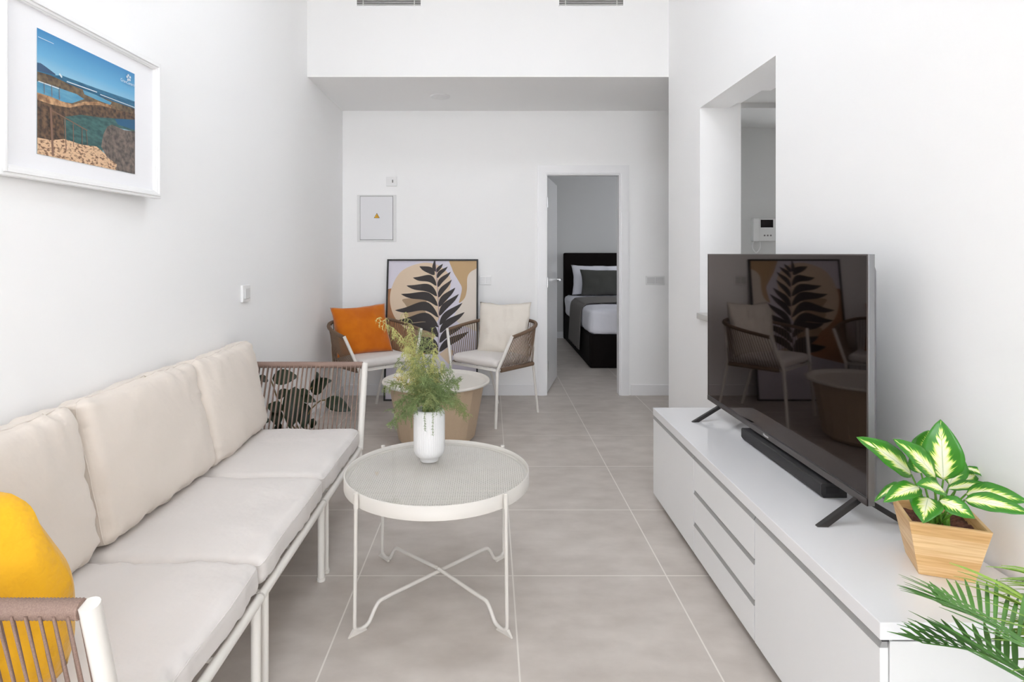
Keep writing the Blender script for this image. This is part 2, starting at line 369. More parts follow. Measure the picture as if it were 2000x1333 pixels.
def pillow_bm(w, h, t, n=26, seed=0, pinch=0.07, wr=0.006, rc=0.0):
    """throw pillow: two skins meeting in a thin seam, with pointed corners and hollow sides"""
    bm = bmesh.new(); so = Vector((seed*2.3, seed, seed*0.7)); g = {}
    for side in (1, -1):
        for i in range(n+1):
            for j in range(n+1):
                u = -1+2*i/n; v = -1+2*j/n
                border = i in (0, n) or j in (0, n)
                if border and side == -1: g[(side, i, j)] = g[(1, i, j)]; continue
                x = w/2*u*(1-pinch*(1-v*v))*math.sqrt(1-rc*v*v); y = h/2*v*(1-pinch*(1-u*u))*math.sqrt(1-rc*u*u)
                th = t/2*((1-u**2)*(1-v**2))**0.42 if not border else 0
                p = Vector((x, y, side*th))
                k = noise.noise(Vector((x*9, y*9, side*2))+so)*wr*2*min(1, th/(t/4)) + noise.noise(Vector((x*30, y*9, side))+so)*wr*0.6*min(1, th/(t/4))
                p.z += side*k
                if border: p += Vector((noise.noise(Vector((x*12, y*12, 5))+so), noise.noise(Vector((y*12, x*12, 9))+so), noise.noise(Vector((y*8, x*8, 1))+so)*1.5))*wr
                g[(side, i, j)] = bm.verts.new(p)
    for side in (1, -1):
        for i in range(n):
            for j in range(n):
                q = [g[(side, i, j)], g[(side, i+1, j)], g[(side, i+1, j+1)], g[(side, i, j+1)]]
                if side < 0: q.reverse()
                try: bm.faces.new(q)
                except ValueError: pass
    return bm
def from_bm(name, bm, mat_, parent=None, mtx=None, smooth=True):
    if mtx is not None: bm.transform(mtx)
    bmesh.ops.recalc_face_normals(bm, faces=bm.faces)
    me = bpy.data.meshes.new(name); bm.to_mesh(me); bm.free(); me.materials.append(M[mat_] if isinstance(mat_, str) else mat_)
    for p in me.polygons: p.use_smooth = smooth
    o = bpy.data.objects.new(name, me); COL.objects.link(o)
    if parent is not None: o.parent = parent
    return o
def frame_mtx(origin, xa, ya):
    xa = Vector(xa).normalized(); za = xa.cross(Vector(ya)).normalized(); ya = za.cross(xa)
    m = Matrix((xa, ya, za)).transposed().to_4x4(); m.translation = Vector(origin); return m

# ------------------------------------------------------------------ room shell
XL, XR, YB, YR, ZC, ZS = -1.315, 1.279, 4.285, 5.308, 3.4, 2.53
OY0, OY1, OZ0, OZ1 = 2.677, 3.644, 0.865, 2.15          # pass-through in the right wall
fl = MB().box(XL-0.1, 3.9, WIN_Y-0.1, 9.0, -0.1, 0).build('floor', 'tile'); struct(fl)
struct(MB().box(-9, 9, WIN_Y-18, WIN_Y-0.1, -0.12, -0.02).build('ground_terrace', 'stone'))
struct(MB().box(XL-0.12, XL, WIN_Y-0.1, YR, 0, ZC).build('wall_left', 'wall'))
w = MB()
T = XR+0.25
w.box(XR, T, WIN_Y-0.1, OY0, 0, ZC).box(XR, T, OY1, YB, 0, ZC).box(XR, 1.457, OY0, OY1, OZ1, ZC).box(1.457, T, OY0, 3.255, OZ1, ZC).box(1.457, T, 3.255, OY1, OZ1+0.03, ZC).box(XR, T, OY0, OY1, 0, OZ0)
struct(w.build('wall_right', 'wall'))
# rear wall with the bedroom doorway
DX0, DX1, DZ = 0.492, 1.156, 1.970
w = MB().box(XL-0.12, DX0, YR, YR+0.1, 0, ZC).box(DX1, 3.9, YR, YR+0.1, 0, ZC).box(DX0, DX1, YR, YR+0.1, DZ, ZC)
struct(w.build('wall_rear', 'wall'))
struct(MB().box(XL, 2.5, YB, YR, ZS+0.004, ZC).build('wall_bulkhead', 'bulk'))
struct(MB().box(XL, 2.5, YB, YR, ZS, ZS+0.004).build('ceiling_recess', 'ceil'))
c_ = MB().box(XL-0.2, 4.0, WIN_Y-0.1, 2.05, ZC, ZC+0.1).box(XL-0.2, 4.0, 2.75, 9.1, ZC, ZC+0.1).box(XL-0.2, -0.5, 2.05, 2.75, ZC, ZC+0.1).box(0.5, 4.0, 2.05, 2.75, ZC, ZC+0.1)
struct(c_.build('ceiling', 'ceil'))          # with an unseen roof opening added for overhead fill light
# window wall behind the viewer, with a wide sliding-door opening
w = MB().box(XL-0.12, -1.05, WIN_Y-0.1, WIN_Y, 0, ZC).box(1.05, T, WIN_Y-0.1, WIN_Y, 0, ZC).box(-1.05, 1.05, WIN_Y-0.1, WIN_Y, 3.15, ZC)
struct(w.build('wall_front', 'wall'))
# entrance recess and the corridor seen through the pass-through
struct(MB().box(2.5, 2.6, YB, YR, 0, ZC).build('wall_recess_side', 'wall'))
struct(MB().box(T, 2.5, YB-0.065, YB, 0, ZC).build('wall_corridor_rear', 'dimgreywall'))
struct(MB().box(3.2, 3.3, 1.5, YB, 0, 2.6).build('wall_corridor_side', 'dimgreywall'))
struct(MB().box(T, 3.2, 1.4, 1.5, 0, 2.6).build('wall_corridor_front', 'dimgreywall'))
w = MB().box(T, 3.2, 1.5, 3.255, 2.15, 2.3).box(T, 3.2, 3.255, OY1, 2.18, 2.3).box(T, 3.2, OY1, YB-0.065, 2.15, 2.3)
struct(w.build('ceiling_corridor', 'dimgreywall'))
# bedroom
struct(MB().box(0.2, 0.3, YR+0.1, 8.9, 0, 2.5).build('wall_bedroom_left', 'dimgreywall'))
struct(MB().box(0.2, 3.9, 8.9, 9.0, 0, 2.6).build('wall_bedroom_rear', 'dimgreywall'))
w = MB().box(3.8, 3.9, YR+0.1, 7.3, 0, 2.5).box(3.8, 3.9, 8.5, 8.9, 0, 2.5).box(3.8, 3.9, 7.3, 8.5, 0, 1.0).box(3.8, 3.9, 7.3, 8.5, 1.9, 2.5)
struct(w.build('wall_bedroom_right', 'dimgreywall'))
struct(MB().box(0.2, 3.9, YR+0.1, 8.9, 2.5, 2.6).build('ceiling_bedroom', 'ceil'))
# sill of the pass-through
struct(MB().box(XR-0.022, T+0.02, OY0-0.0, OY1+0.0, OZ0, OZ0+0.035).build('trim_sill', 'sill', bevel=0.003))
# skirting
struct(MB().box(DX1+0.09, 2.5, YR-0.012, YR, 0, 0.095).build('baseboard_rear', 'lacquer', bevel=0.002))
struct(MB().box(XL, DX0-0.075, YR-0.012, YR, 0, 0.095).build('baseboard_rear_left', 'lacquer', bevel=0.002))
struct(MB().box(XL, XL+0.012, WIN_Y, YR-0.012, 0, 0.095).build('baseboard_left', 'lacquer', bevel=0.002))
struct(MB().box(XR-0.012, XR, WIN_Y, YB, 0, 0.095).build('baseboard_right', 'lacquer', bevel=0.002))
struct(MB().box(0.3, 3.8, 8.888, 8.9, 0, 0.095).build('baseboard_bedroom', 'lacquer', bevel=0.002))
# door casing: two stepped flat mouldings on each side of the opening and the lining of the doorway
w = MB()
cw = 0.075
w.box(DX0-cw, DX0+0.004, YR-0.012, YR, 0, DZ+cw).box(DX1-0.004, DX1+cw, YR-0.012, YR, 0, DZ+cw).box(DX0+0.004, DX1-0.004, YR-0.012, YR, DZ-0.004, DZ+cw)
w.box(DX0-cw+0.012, DX0-0.008, YR-0.017, YR-0.012, 0, DZ+cw-0.012).box(DX1+0.008, DX1+cw-0.012, YR-0.017, YR-0.012, 0, DZ+cw-0.012).box(DX0-0.008, DX1+0.008, YR-0.017, YR-0.012, DZ+0.008, DZ+cw-0.012)
w.box(DX0, DX0+0.012, YR, YR+0.1, 0, DZ).box(DX1-0.012, DX1, YR, YR+0.1, 0, DZ).box(DX0+0.012, DX1-0.012, YR, YR+0.1, DZ-0.012, DZ)
struct(w.build('trim_door_casing', 'lacquer'))

# open door leaf of the bedroom
hx, hy = DX0+0.016, YR+0.052
ex, ey = 0.678, 6.08
ang = math.atan2(ey-hy, ex-hx); L = math.hypot(ex-hx, ey-hy)
door = thing('door_1', 'white bedroom door standing open in the rear doorway', 'door', (hx, hy, 0), ang); door['kind'] = 'structure'
MB().box(0, L, 0, 0.035, 0.008, DZ-0.016).build('door_leaf', 'doorleaf', door, local=True, bevel=0.002)
h = MB().tube([(L-0.055, -0.004, 1.0), (L-0.055, -0.012, 1.0)], 0.024, 20).tube(fillet([(L-0.055, -0.01, 1.0), (L-0.055, -0.05, 1.0), (L-0.17, -0.05, 1.0)], 0.012), 0.009, 10)
h.tube([(L-0.055, 0.04, 1.0), (L-0.055, 0.047, 1.0)], 0.024, 20).tube(fillet([(L-0.055, 0.045, 1.0), (L-0.055, 0.085, 1.0), (L-0.17, 0.085, 1.0)], 0.012), 0.009, 10)
h.build('door_handle', 'steel', door, local=True)
for z in (0.25, 1.0, 1.72):
    MB().tube([(-0.006, -0.006, z-0.045), (-0.006, -0.006, z+0.045)], 0.006, 8).build('hinge', 'steel', door, local=True)

# ------------------------------------------------------------------ wall and ceiling fittings
def rx(px): return (px-958)/F_PX*YR
def rz_(py): return CAM_H-(py-495.5)*YR/F_PX
# electrical panel
p = thing('electrical_panel', 'white flush electrical panel door with a yellow warning triangle on rear wall', 'electrical panel', ((rx(698)+rx(773))/2, YR, (rz_(381)+rz_(472))/2))
x0, x1, z0, z1 = rx(698), rx(774), rz_(472.5), rz_(381)
ix0, ix1, iz0, iz1 = rx(703.5), rx(768), rz_(469), rz_(383.5)
w = MB().box(x0, ix0, YR-0.008, YR, z0, z1).box(ix1, x1, YR-0.008, YR, z0, z1).box(ix0, ix1, YR-0.008, YR, iz1, z1).box(ix0, ix1, YR-0.008, YR, z0, iz0)
w.build('panel_frame', 'panelframe', p, bevel=0.002)
MB().box(ix0, ix1, YR-0.003, YR, iz0, iz1).build('panel_gap', 'gap', p)
MB().box(ix0+0.003, ix1-0.003, YR-0.011, YR-0.003, iz0+0.003, iz1-0.003).build('panel_door', 'panel', p, bevel=0.0015)
cx, cz = rx(736.5), rz_(423)
def tri(mb, s, y, mi, zoff=0): mb.add([(cx-s, y, cz-s*0.6+zoff), (cx+s, y, cz-s*0.6+zoff), (cx, y, cz+s*1.13+zoff)], [(0, 1, 2)], mi)
w = MB(); tri(w, 0.026, YR-0.0113, 0); tri(w, 0.0205, YR-0.0116, 1)
w.add([(cx+0.003, YR-0.0119, cz+0.012), (cx-0.005, YR-0.0119, cz-0.001), (cx+0.001, YR-0.0119, cz), (cx-0.003, YR-0.0119, cz-0.012), (cx+0.006, YR-0.0119, cz+0.004), (cx, YR-0.0119, cz+0.003)], [(0, 1, 2, 5), (5, 2, 3, 4)], 0)
w.build('warning_triangle', ['black', 'warny'], p)

def switch_plate(name, label, cat, px0, px1, py0, py1, gangs, group=None, slots=False):
    x0, x1, z0, z1 = rx(px0), rx(px1), rz_(py1), rz_(py0)
    o = thing(name, label, cat, ((x0+x1)/2, YR, (z0+z1)/2), 0, group)
    MB().box(x0, x1, YR-0.009, YR, z0, z1).build('cover_plate', 'plastic', o, bevel=0.003)
    g = (x1-x0-0.014)/gangs
    for k in range(gangs):
        a = x0+0.007+g*k+0.004; b = a+g-0.008
        e = MB().box(a, b, YR-0.0125, YR-0.009, z0+0.013, z1-0.013).build('socket_insert' if (slots and k == 1) else 'rocker', 'plastic2', o, bevel=0.0015)
    return o
switch_plate('light_switch', 'white double rocker switch on rear wall right of the bedroom door', 'switch', 1261, 1298, 539, 556.5, 2)
switch_plate('wall_socket', 'white double wall plate on rear wall right of the leaf print', 'switch', 936.5, 960, 538.5, 556.5, 2, slots=True)
x0, x1, z0, z1 = rx(755), rx(775.5), rz_(364), rz_(346)
o = thing('wall_sensor', 'small white wall plate above the electrical panel', 'thermostat', ((x0+x1)/2, YR, (z0+z1)/2))
MB().box(x0, x1, YR-0.014, YR, z0, z1).build('cover_plate', 'plastic', o, bevel=0.003)
MB().box(x1-0.042, x1-0.032, YR-0.0155, YR-0.014, z0+0.03, z0+0.056).build('display', 'gap', o)
# switch on the left wall
o = thing('wall_switch', 'white square switch on the left wall above the sofa', 'switch', (XL, 3.19, 1.048))
MB().box(XL, XL+0.013, 3.14, 3.24, 1.003, 1.093).build('cover_plate', 'plastic', o, bevel=0.003)
MB().box(XL+0.013, XL+0.019, 3.158, 3.222, 1.02, 1.076).build('rocker', 'plastic2', o, bevel=0.002)
# recessed lamp in the low ceiling
o = thing('ceiling_downlight', 'round white recessed downlight in the low ceiling of the recess', 'ceiling light', (-0.405, 4.816, ZS))
MB().lathe([(0.062, 0.0), (0.062, -0.006), (0.072, -0.009), (0.08, -0.006), (0.082, 0.0)], (-0.405, 4.816, ZS), 40).build('trim_ring', 'lampwhite', o)
MB().cap(0.063, -0.004, (-0.405, 4.816, ZS), 40, down=True).build('diffuser', 'plastic', o)
# air conditioning grilles on the bulkhead face
def vent(x0, x1, label):
    o = thing('air_vent', label, 'air vent', ((x0+x1)/2, YB, 3.10), 0, 'linear air vents high on the bulkhead')
    z0, z1 = 3.04, 3.16
    MB().box(x0, x1, YB-0.002, YB, z0, z1).build('vent_back', 'darkgap', o)
    w = MB().box(x0-0.004, x0, YB-0.008, YB, z0-0.004, z1+0.004).box(x1, x1+0.004, YB-0.008, YB, z0-0.004, z1+0.004).box(x0, x1, YB-0.008, YB, z0-0.004, z0).box(x0, x1, YB-0.008, YB, z1, z1+0.004)
    w.build('vent_frame', 'ceil', o)
    k = 0; z = z0+0.005
    while z < z1-0.004:
        MB().box(x0, x1, YB-0.007, YB-0.002, z, z+0.0055).build('slat', 'ventslat', o); z += 0.0125
    for f in (0.1, 0.9):
        xx = x0+(x1-x0)*f; MB().box(xx-0.003, xx+0.003, YB-0.008, YB-0.002, z0, z1).build('mullion', 'ventslat', o)
vent(-0.959, -0.500, 'linear slatted air vent high on the bulkhead, the left one of two')
vent(0.492, 0.952, 'linear slatted air vent high on the bulkhead, the right one of two')
# intercom
IY = YB-0.065
def ixx(px): return (px-958)/F_PX*IY
def izz(py): return CAM_H-(py-495.5)*IY/F_PX
o = thing('video_intercom', 'white video door intercom with handset on corridor wall behind the pass-through', 'intercom', (ixx(1490), IY, izz(450)))
MB().box(ixx(1478), ixx(1511), IY-0.03, IY, izz(471), izz(428)).build('body', 'intercom', o, bevel=0.004)
MB().box(ixx(1482), ixx(1506), IY-0.031, IY-0.03, izz(445), izz(430)).build('screen', 'lcd', o)
MB().box(ixx(1466), ixx(1477), IY-0.048, IY, izz(472), izz(427)).build('handset', 'intercom', o, bevel=0.006)
w = MB()
for bx in (1488, 1494, 1500): w.box(ixx(bx), ixx(bx+3), IY-0.032, IY-0.03, izz(462), izz(459))
w.build('button_row', 'gap', o)
pts = catmull([(ixx(1469), IY-0.02, izz(472)), (ixx(1467), IY-0.022, izz(484)), (ixx(1474), IY-0.02, izz(494)), (ixx(1482), IY-0.018, izz(486)), (ixx(1482), IY-0.015, izz(472))], 14)
MB().tube(pts, [0.004+0.0015*(i % 2) for i in range(len(pts))], 8).build('coiled_cord', 'intercom', o)

# ------------------------------------------------------------------ bed in the bedroom
bx0, bx1, by0, by1 = 1.09, 2.6, 6.55, 8.79
bed = thing('bed', 'double bed with black base and headboard and white duvet, seen through the doorway', 'bed', ((bx0+bx1)/2, (by0+by1)/2, 0))
MB().box(bx0, bx1, by0, by1, 0.0, 0.37).build('base', 'blackfabric', bed, bevel=0.02)
MB().box(bx0-0.01, bx1+0.01, by1, by1+0.09, 0.0, 1.27).build('headboard', 'blackfabric', bed, bevel=0.02)
bm = rounded_cushion((bx1-bx0)/2+0.005, (by1-by0)/2-0.0, 0.145, 0.06, 0.015, 20, 0.01, 3, 6)
from_bm('mattress_and_duvet', bm, 'sheet', bed, Matrix.Translation((0, 0, 0.505)))
# runner draped over the bed and down its side
def drape(y0, y1):
    prof = [(bx0-0.03, 0.12), (bx0-0.022, 0.3), (bx0-0.016, 0.5), (bx0-0.004, 0.60), (bx0+0.03, 0.645), (bx0+0.1, 0.668), (bx0+0.5, 0.682), (bx1-0.5, 0.682), (bx1-0.1, 0.668), (bx1+0.01, 0.6), (bx1+0.02, 0.3)]
    prof = [(p.x, p.z) for p in catmull([(a, 0, b) for a, b in prof], 6)]
    n = 12; vs = []; fs = []
    for i, (x, z) in enumerate(prof):
        for j in range(n+1):
            y = y0+(y1-y0)*j/n; k = 0.012*math.sin(j*1.9+z*3)*max(0, (0.6-z))*2 if x < 1.3 else 0
            vs.append((x-abs(k)-0.002, y+0.15*max(0, 0.5-z)*(1 if j < n/2 else -1)*0.3, z))
    m = n+1
    for i in range(len(prof)-1):
        for j in range(n): fs.append((i*m+j, i*m+j+1, (i+1)*m+j+1, (i+1)*m+j))
    return vs, fs
w = MB(); a = drape(7.05, 8.0); w.add(a[0], a[1], 0, True)
r_ = w.build('bed_runner', 'runner', None); md = r_.modifiers.new('s', 'SOLIDIFY'); md.thickness = 0.008; md.offset = 1
tag(r_, 'grey throw laid across the white duvet and hanging down the bedside', 'blanket')
def put_pillow(name, mat_, label, cat, w_, h_, t_, org, xa, ya, seed, group=None, pinch=0.07, wr=0.006, rc=0.0):
    m = frame_mtx(org, xa, ya); o = from_bm(name, pillow_bm(w_, h_, t_, 26, seed, pinch, wr, rc), mat_)
    o.matrix_world = m; tag(o, label, cat, group); return o
put_pillow('pillow', 'sheet', 'white bed pillow standing against the black headboard behind the grey pillow', 'pillow', 0.86, 0.44, 0.14, (1.60, 8.63, 0.88), (1, 0, 0), (0, 0.25, 1), 2)
put_pillow('pillow', 'greypillow', 'dark grey bed pillow in front of the white pillow', 'pillow', 0.84, 0.38, 0.14, (1.69, 8.45, 0.85), (1, 0, 0), (0, 0.3, 1), 4)

# ------------------------------------------------------------------ sideboard
SX, SY0, SY1, SZ0, SZ1 = 0.832, 1.276, 3.060, 0.031, 0.471
sb = thing('sideboard', 'long low white lacquered sideboard with grey handle strips along right wall', 'sideboard', ((SX+XR)/2, (SY0+SY1)/2, 0))
MB().box(SX+0.022, XR-0.014, SY0, SY1, SZ0, 0.4305).build('carcass', 'cabbody', sb, bevel=0.001)
MB().box(SX+0.001, XR-0.014, SY0, SY1, 0.4335, SZ1).build('top_panel', 'top', sb, bevel=0.0015)
MB().box(SX+0.03, XR-0.02, SY0+0.004, SY1-0.004, 0.4305, 0.4335).build('shadow_gap', 'darkgap', sb)
MB().box(SX+0.10, XR-0.03, SY0+0.05, SY1-0.05, 0.0, SZ0).build('plinth', 'sideboardfoot', sb)
def front(name, y0, y1, z0, z1):
    o = MB().box(SX+0.002, SX+0.020, y0+0.0025, y1-0.0025, z0+0.0005, z1-0.0175).build(name, 'cab', sb, bevel=0.001)
    a, b, c = z1-0.0175, z1-0.0045, y0+0.0025; d = y1-0.0025
    w = MB().add([(SX+0.001, c, a), (SX+0.001, d, a), (SX+0.006, d, b), (SX+0.006, c, b), (SX+0.018, c, a), (SX+0.018, d, a), (SX+0.018, d, b), (SX+0.018, c, b)],
                 [(0, 1, 2, 3), (7, 6, 5, 4), (3, 2, 6, 7), (0, 4, 5, 1), (0, 3, 7, 4), (1, 5, 6, 2)])
    w.build('handle', 'alu', sb)
    MB().box(SX+0.007, SX+0.0215, c, d, b, z1-0.0005).build('gap_shade_strip', 'darkgap', sb)  # solid dark strip standing in for the shade above the handle
    return o
Y1b, Y2b = 1.887, 2.450
front('door', SY0, Y1b, SZ0+0.002, 0.4335)
front('door', Y2b, SY1, SZ0+0.002, 0.4335)
for z0, z1 in ((SZ0+0.002, 0.163), (0.163, 0.293), (0.293, 0.4335)): front('drawer', Y1b, Y2b, z0, z1)

# ------------------------------------------------------------------ television and soundbar
TX, TY0, TY1, TZ0, TZ1 = 1.087, 1.722, 2.989, 0.531, 1.259
tv = thing('television', 'large black flat television standing on the white sideboard', 'television', (TX+0.03, (TY0+TY1)/2, SZ1))
MB().box(TX+0.003, TX+0.022, TY0, TY1, TZ0, TZ1).build('housing', 'tvside', tv, bevel=0.001)
MB().box(TX+0.0015, TX+0.003, TY0+0.004, TY1-0.004, TZ0+0.024, TZ1-0.004).build('screen', 'screen', tv)
w = MB().box(TX, TX+0.003, TY0, TY0+0.004, TZ0, TZ1).box(TX, TX+0.003, TY1-0.004, TY1, TZ0, TZ1).box(TX, TX+0.003, TY0+0.004, TY1-0.004, TZ1-0.004, TZ1)
w.box(TX-0.001, TX+0.003, TY0, TY1, TZ0, TZ0+0.021)
w.build('bezel', 'tvbezel', tv)
w = MB().add([(TX+0.022, TY0+0.012, TZ0+0.01), (TX+0.022, TY1-0.012, TZ0+0.01), (TX+0.022, TY1-0.012, TZ1-0.012), (TX+0.022, TY0+0.012, TZ1-0.012),
              (TX+0.045, TY0+0.03, TZ0+0.02), (TX+0.045, TY1-0.03, TZ0+0.02), (TX+0.045, TY1-0.03, TZ1-0.05), (TX+0.045, TY0+0.03, TZ1-0.05)],
             [(0, 1, 2, 3), (4, 7, 6, 5), (0, 4, 5, 1), (1, 5, 6, 2), (2, 6, 7, 3), (3, 7, 4, 0)])
w.build('back_cover', 'tvside', tv)
w = MB().add([(TX+0.045, TY0+0.06, TZ0+0.012), (TX+0.045, TY1-0.06, TZ0+0.012), (TX+0.045, TY1-0.06, TZ0+0.34), (TX+0.045, TY0+0.06, TZ0+0.34),
              (TX+0.075, TY0+0.08, TZ0+0.02), (TX+0.075, TY1-0.08, TZ0+0.02), (TX+0.075, TY1-0.08, TZ0+0.30), (TX+0.075, TY0+0.08, TZ0+0.30)],
             [(0, 1, 2, 3), (4, 7, 6, 5), (0, 4, 5, 1), (1, 5, 6, 2), (2, 6, 7, 3), (3, 7, 4, 0)])
w.build('rear_housing', 'tvblack', tv)
for fy in (1.775, 2.845):
    w = MB()
    for sx_, xt in ((-1, 0.958), (1, 1.215)):
        xa = TX+0.016
        a = [(xa+sx_*-0.012, fy+0.012), (xa+sx_*0.02, fy+0.012)]
        top = [(xa-0.014, fy-0.008, 0.536), (xa+0.014, fy-0.008, 0.536), (xa+0.014, fy+0.012, 0.536), (xa-0.014, fy+0.012, 0.536)]
        bot = [(xt-0.016, fy-0.055, SZ1), (xt+0.016, fy-0.055, SZ1), (xt+0.016, fy-0.038, SZ1), (xt-0.016, fy-0.038, SZ1)]
        w.add(top+bot, [(0, 1, 2, 3), (7, 6, 5, 4), (0, 4, 5, 1), (1, 5, 6, 2), (2, 6, 7, 3), (3, 7, 4, 0)])
    w.build('stand_foot', 'tvblack', tv, bevel=0.002)
def to_mesh(o, name):
    bpy.context.view_layer.update()
    me = bpy.data.meshes.new_from_object(o.evaluated_get(bpy.context.evaluated_depsgraph_get())); me.name = name
    bpy.data.objects.remove(o); n = bpy.data.objects.new(name, me); COL.objects.link(n); return n
def text(s, size, loc, rot, m, parent, name, align='CENTER'):
    c = bpy.data.curves.new(name, 'FONT'); c.body = s; c.size = size; c.align_x = align; c.extrude = 0.0002
    c.materials.append(M[m]); o = bpy.data.objects.new(name, c); COL.objects.link(o)
    o = to_mesh(o, name); o.parent = parent; o.location = Vector(loc)-Vector(parent.location); o.rotation_euler = rot; return o
text('Hisense', 0.014, (TX-0.0014, 2.355, TZ0+0.006), (math.pi/2, 0, -math.pi/2), 'logo', tv, 'brand_lettering')

sbx = thing('soundbar', 'dark grey fabric soundbar lying on the sideboard beneath the television', 'soundbar', (1.11, 2.23, SZ1))
ys0, ys1 = 1.925, 2.54
def sprof(y, g=0): return [(1.066+g, y, SZ1+0.012), (1.074+g, y, SZ1+0.001), (1.150-g, y, SZ1+0.001), (1.150-g, y, SZ1+0.048-g), (1.070+g, y, SZ1+0.048-g), (1.066+g, y, SZ1+0.044-g)]
n_ = 6
w = MB(); vs = sprof(ys0+0.006)+sprof(ys1-0.006); w.add(vs, [tuple(range(6)), tuple(reversed(range(6, 12)))]+[(i, (i+1) % 6, 6+(i+1) % 6, 6+i) for i in range(6)])
w.build('grille', 'fabricblack', sbx, bevel=0.001)
for (a, b) in ((ys0, ys0+0.006), (ys1-0.006, ys1)):
    w = MB(); vs = sprof(a)+sprof(b); w.add(vs, [tuple(range(6)), tuple(reversed(range(6, 12)))]+[(i, (i+1) % 6, 6+(i+1) % 6, 6+i) for i in range(6)])
    w.build('end_cap', 'soundside', sbx, bevel=0.001)
MB().box(1.082, 1.125, ys0-0.0006, ys0, SZ1+0.016, SZ1+0.036).build('port_recess', 'black', sbx)

# ------------------------------------------------------------------ sofa
sofa = thing('sofa', 'three-seat outdoor sofa, white metal frame, beige cushions and taupe rope arms, along left wall', 'sofa', (-0.97, 2.02, 0))
FX, BX, RZ = -0.653, -1.27, 0.285
E0, J1, J2, E1 = 1.05, 1.692, 2.332, 2.985
r_ = 0.0135
for (a, b) in ((E0, J1), (J1, J2), (J2, E1)):
    MB().tube([(FX, a+0.004, RZ), (FX, b-0.004, RZ)], r_, 12).build('front_rail', 'frame', sofa)
    MB().tube([(BX, a, RZ), (BX, b, RZ)], r_, 12).build('rear_rail', 'frame', sofa)
    y = a+0.03
    while y < b-0.02:
        MB().tube([(FX, y, RZ), (BX, y, RZ)], 0.0065, 8).build('slat', 'frame', sofa); y += 0.088
for (x, ys) in ((FX, (E0+0.03, J1-0.03, J1+0.028, J2-0.03, J2+0.028, E1-0.01)), (BX, (E0+0.03, J1, J2, E1-0.01))):
    for y in ys:
        MB().tube([(x, y, RZ), (x, y, 0.012)], r_, 12).build('leg', 'frame', sofa)
        MB().tube([(x, y, 0.012), (x, y, 0.0)], 0.0165, 12).build('foot_cap', 'frame', sofa)
AZ = 0.682
def arm(ybase, ytop, nm):
    post_f = [(FX, ybase, RZ-0.005), (FX-0.004, ytop, AZ+0.004)]
    MB().tube(post_f, 0.0165, 14).build('arm_post', 'frame', sofa)
    MB().tube([(BX, ybase, RZ), (BX, ytop, AZ)], 0.0135, 12).build('arm_post', 'frame', sofa)
    n = 196; pts = [(FX-0.016+(BX-FX+0.03)*i/n, ytop, AZ-0.004) for i in range(n+1)]
    MB().tube(pts, [0.0170 if i % 2 else 0.0156 for i in range(n+1)], 12).build('wrapped_arm_rail', 'rope', sofa)
    MB().tube([(FX, ybase, RZ-0.0), (BX, ybase, RZ-0.0)], 0.0135, 12).build('lower_arm_rail', 'frame', sofa)
    x = FX-0.028; k = 0
    w = MB()
    while x > BX+0.01:
        for s_ in (-1, 1):
            xo = x - (0.006 if s_ > 0 else 0)
            w.tube([(xo, ytop+s_*0.0165, AZ-0.006), (xo-0.003, ybase+s_*0.013, RZ)], 0.0027, 6)
        x -= 0.0228
    w.build('rope_cords', 'rope', sofa)
arm(E0+0.03, 0.978, 'near'); arm(E1-0.005, 3.125, 'far')
# seat cushions
def place_cushion(bm, name, mat_, org, xa, ya, parent):
    m = frame_mtx(Vector(org)-Vector(parent.location), xa, ya); return from_bm(name, bm, mat_, parent, m)
def piping(cushion, line, r, mtx, mat_):
    return MB().tube([mtx @ p for p in line], r, 6, closed=True).build('piping', mat_, cushion, local=True)
for i, (a, b) in enumerate(((E0+0.012, J1), (J1, J2), (J2, E1-0.012))):
    hy_ = (b-a)/2-0.001; hx_ = 0.300
    org = Vector((-0.650-hx_, (a+b)/2, 0.3470))
    m = frame_mtx(org-Vector(sofa.location), (1, 0, 0), (0, 1, 0))
    bm, line = rounded_cushion(hx_, hy_, 0.046, 0.030, 0.008, 34, 0.0075, 11+i, 6, 0.006, 0.030)
    c = from_bm('seat_cushion', bm, 'seat', sofa, m)
    piping(c, line, 0.0022, m, 'seat')
# back cushions, leaning against the wall
for i, (a, b, dz, tw, lean) in enumerate(((E0-0.01, J1+0.015, 0.0, 0.02, 0.17), (J1+0.03, J2+0.06, 0.006, -0.01, 0.2), (J2+0.04, E1-0.0, 0.0, 0.03, 0.22))):
    hy_ = (b-a)/2; hz_ = 0.218
    up = Vector((-lean, 0, 1)).normalized(); side = Vector((-tw, 1, 0))
    org = Vector((-1.192, (a+b)/2, 0.395+hz_*0.985+dz))
    m = frame_mtx(org-Vector(sofa.location), side, up)
    bm, line = rounded_cushion(hy_, hz_, 0.058, 0.038, 0.028, 34, 0.012, 31+i*5, 5, 0.010, 0.036)
    c = from_bm('back_cushion', bm, 'cushion', sofa, m)
    piping(c, line, 0.0020, m, 'cushion')
put_pillow('throw_pillow', 'yellow', 'bright yellow velvet throw pillow at the near end of the sofa', 'cushion', 0.50, 0.47, 0.19, (-1.060, 1.135, 0.578), (1, 0.08, 0.26), (-0.24, -0.10, 1), 5, pinch=0.0, wr=0.014, rc=0.40)

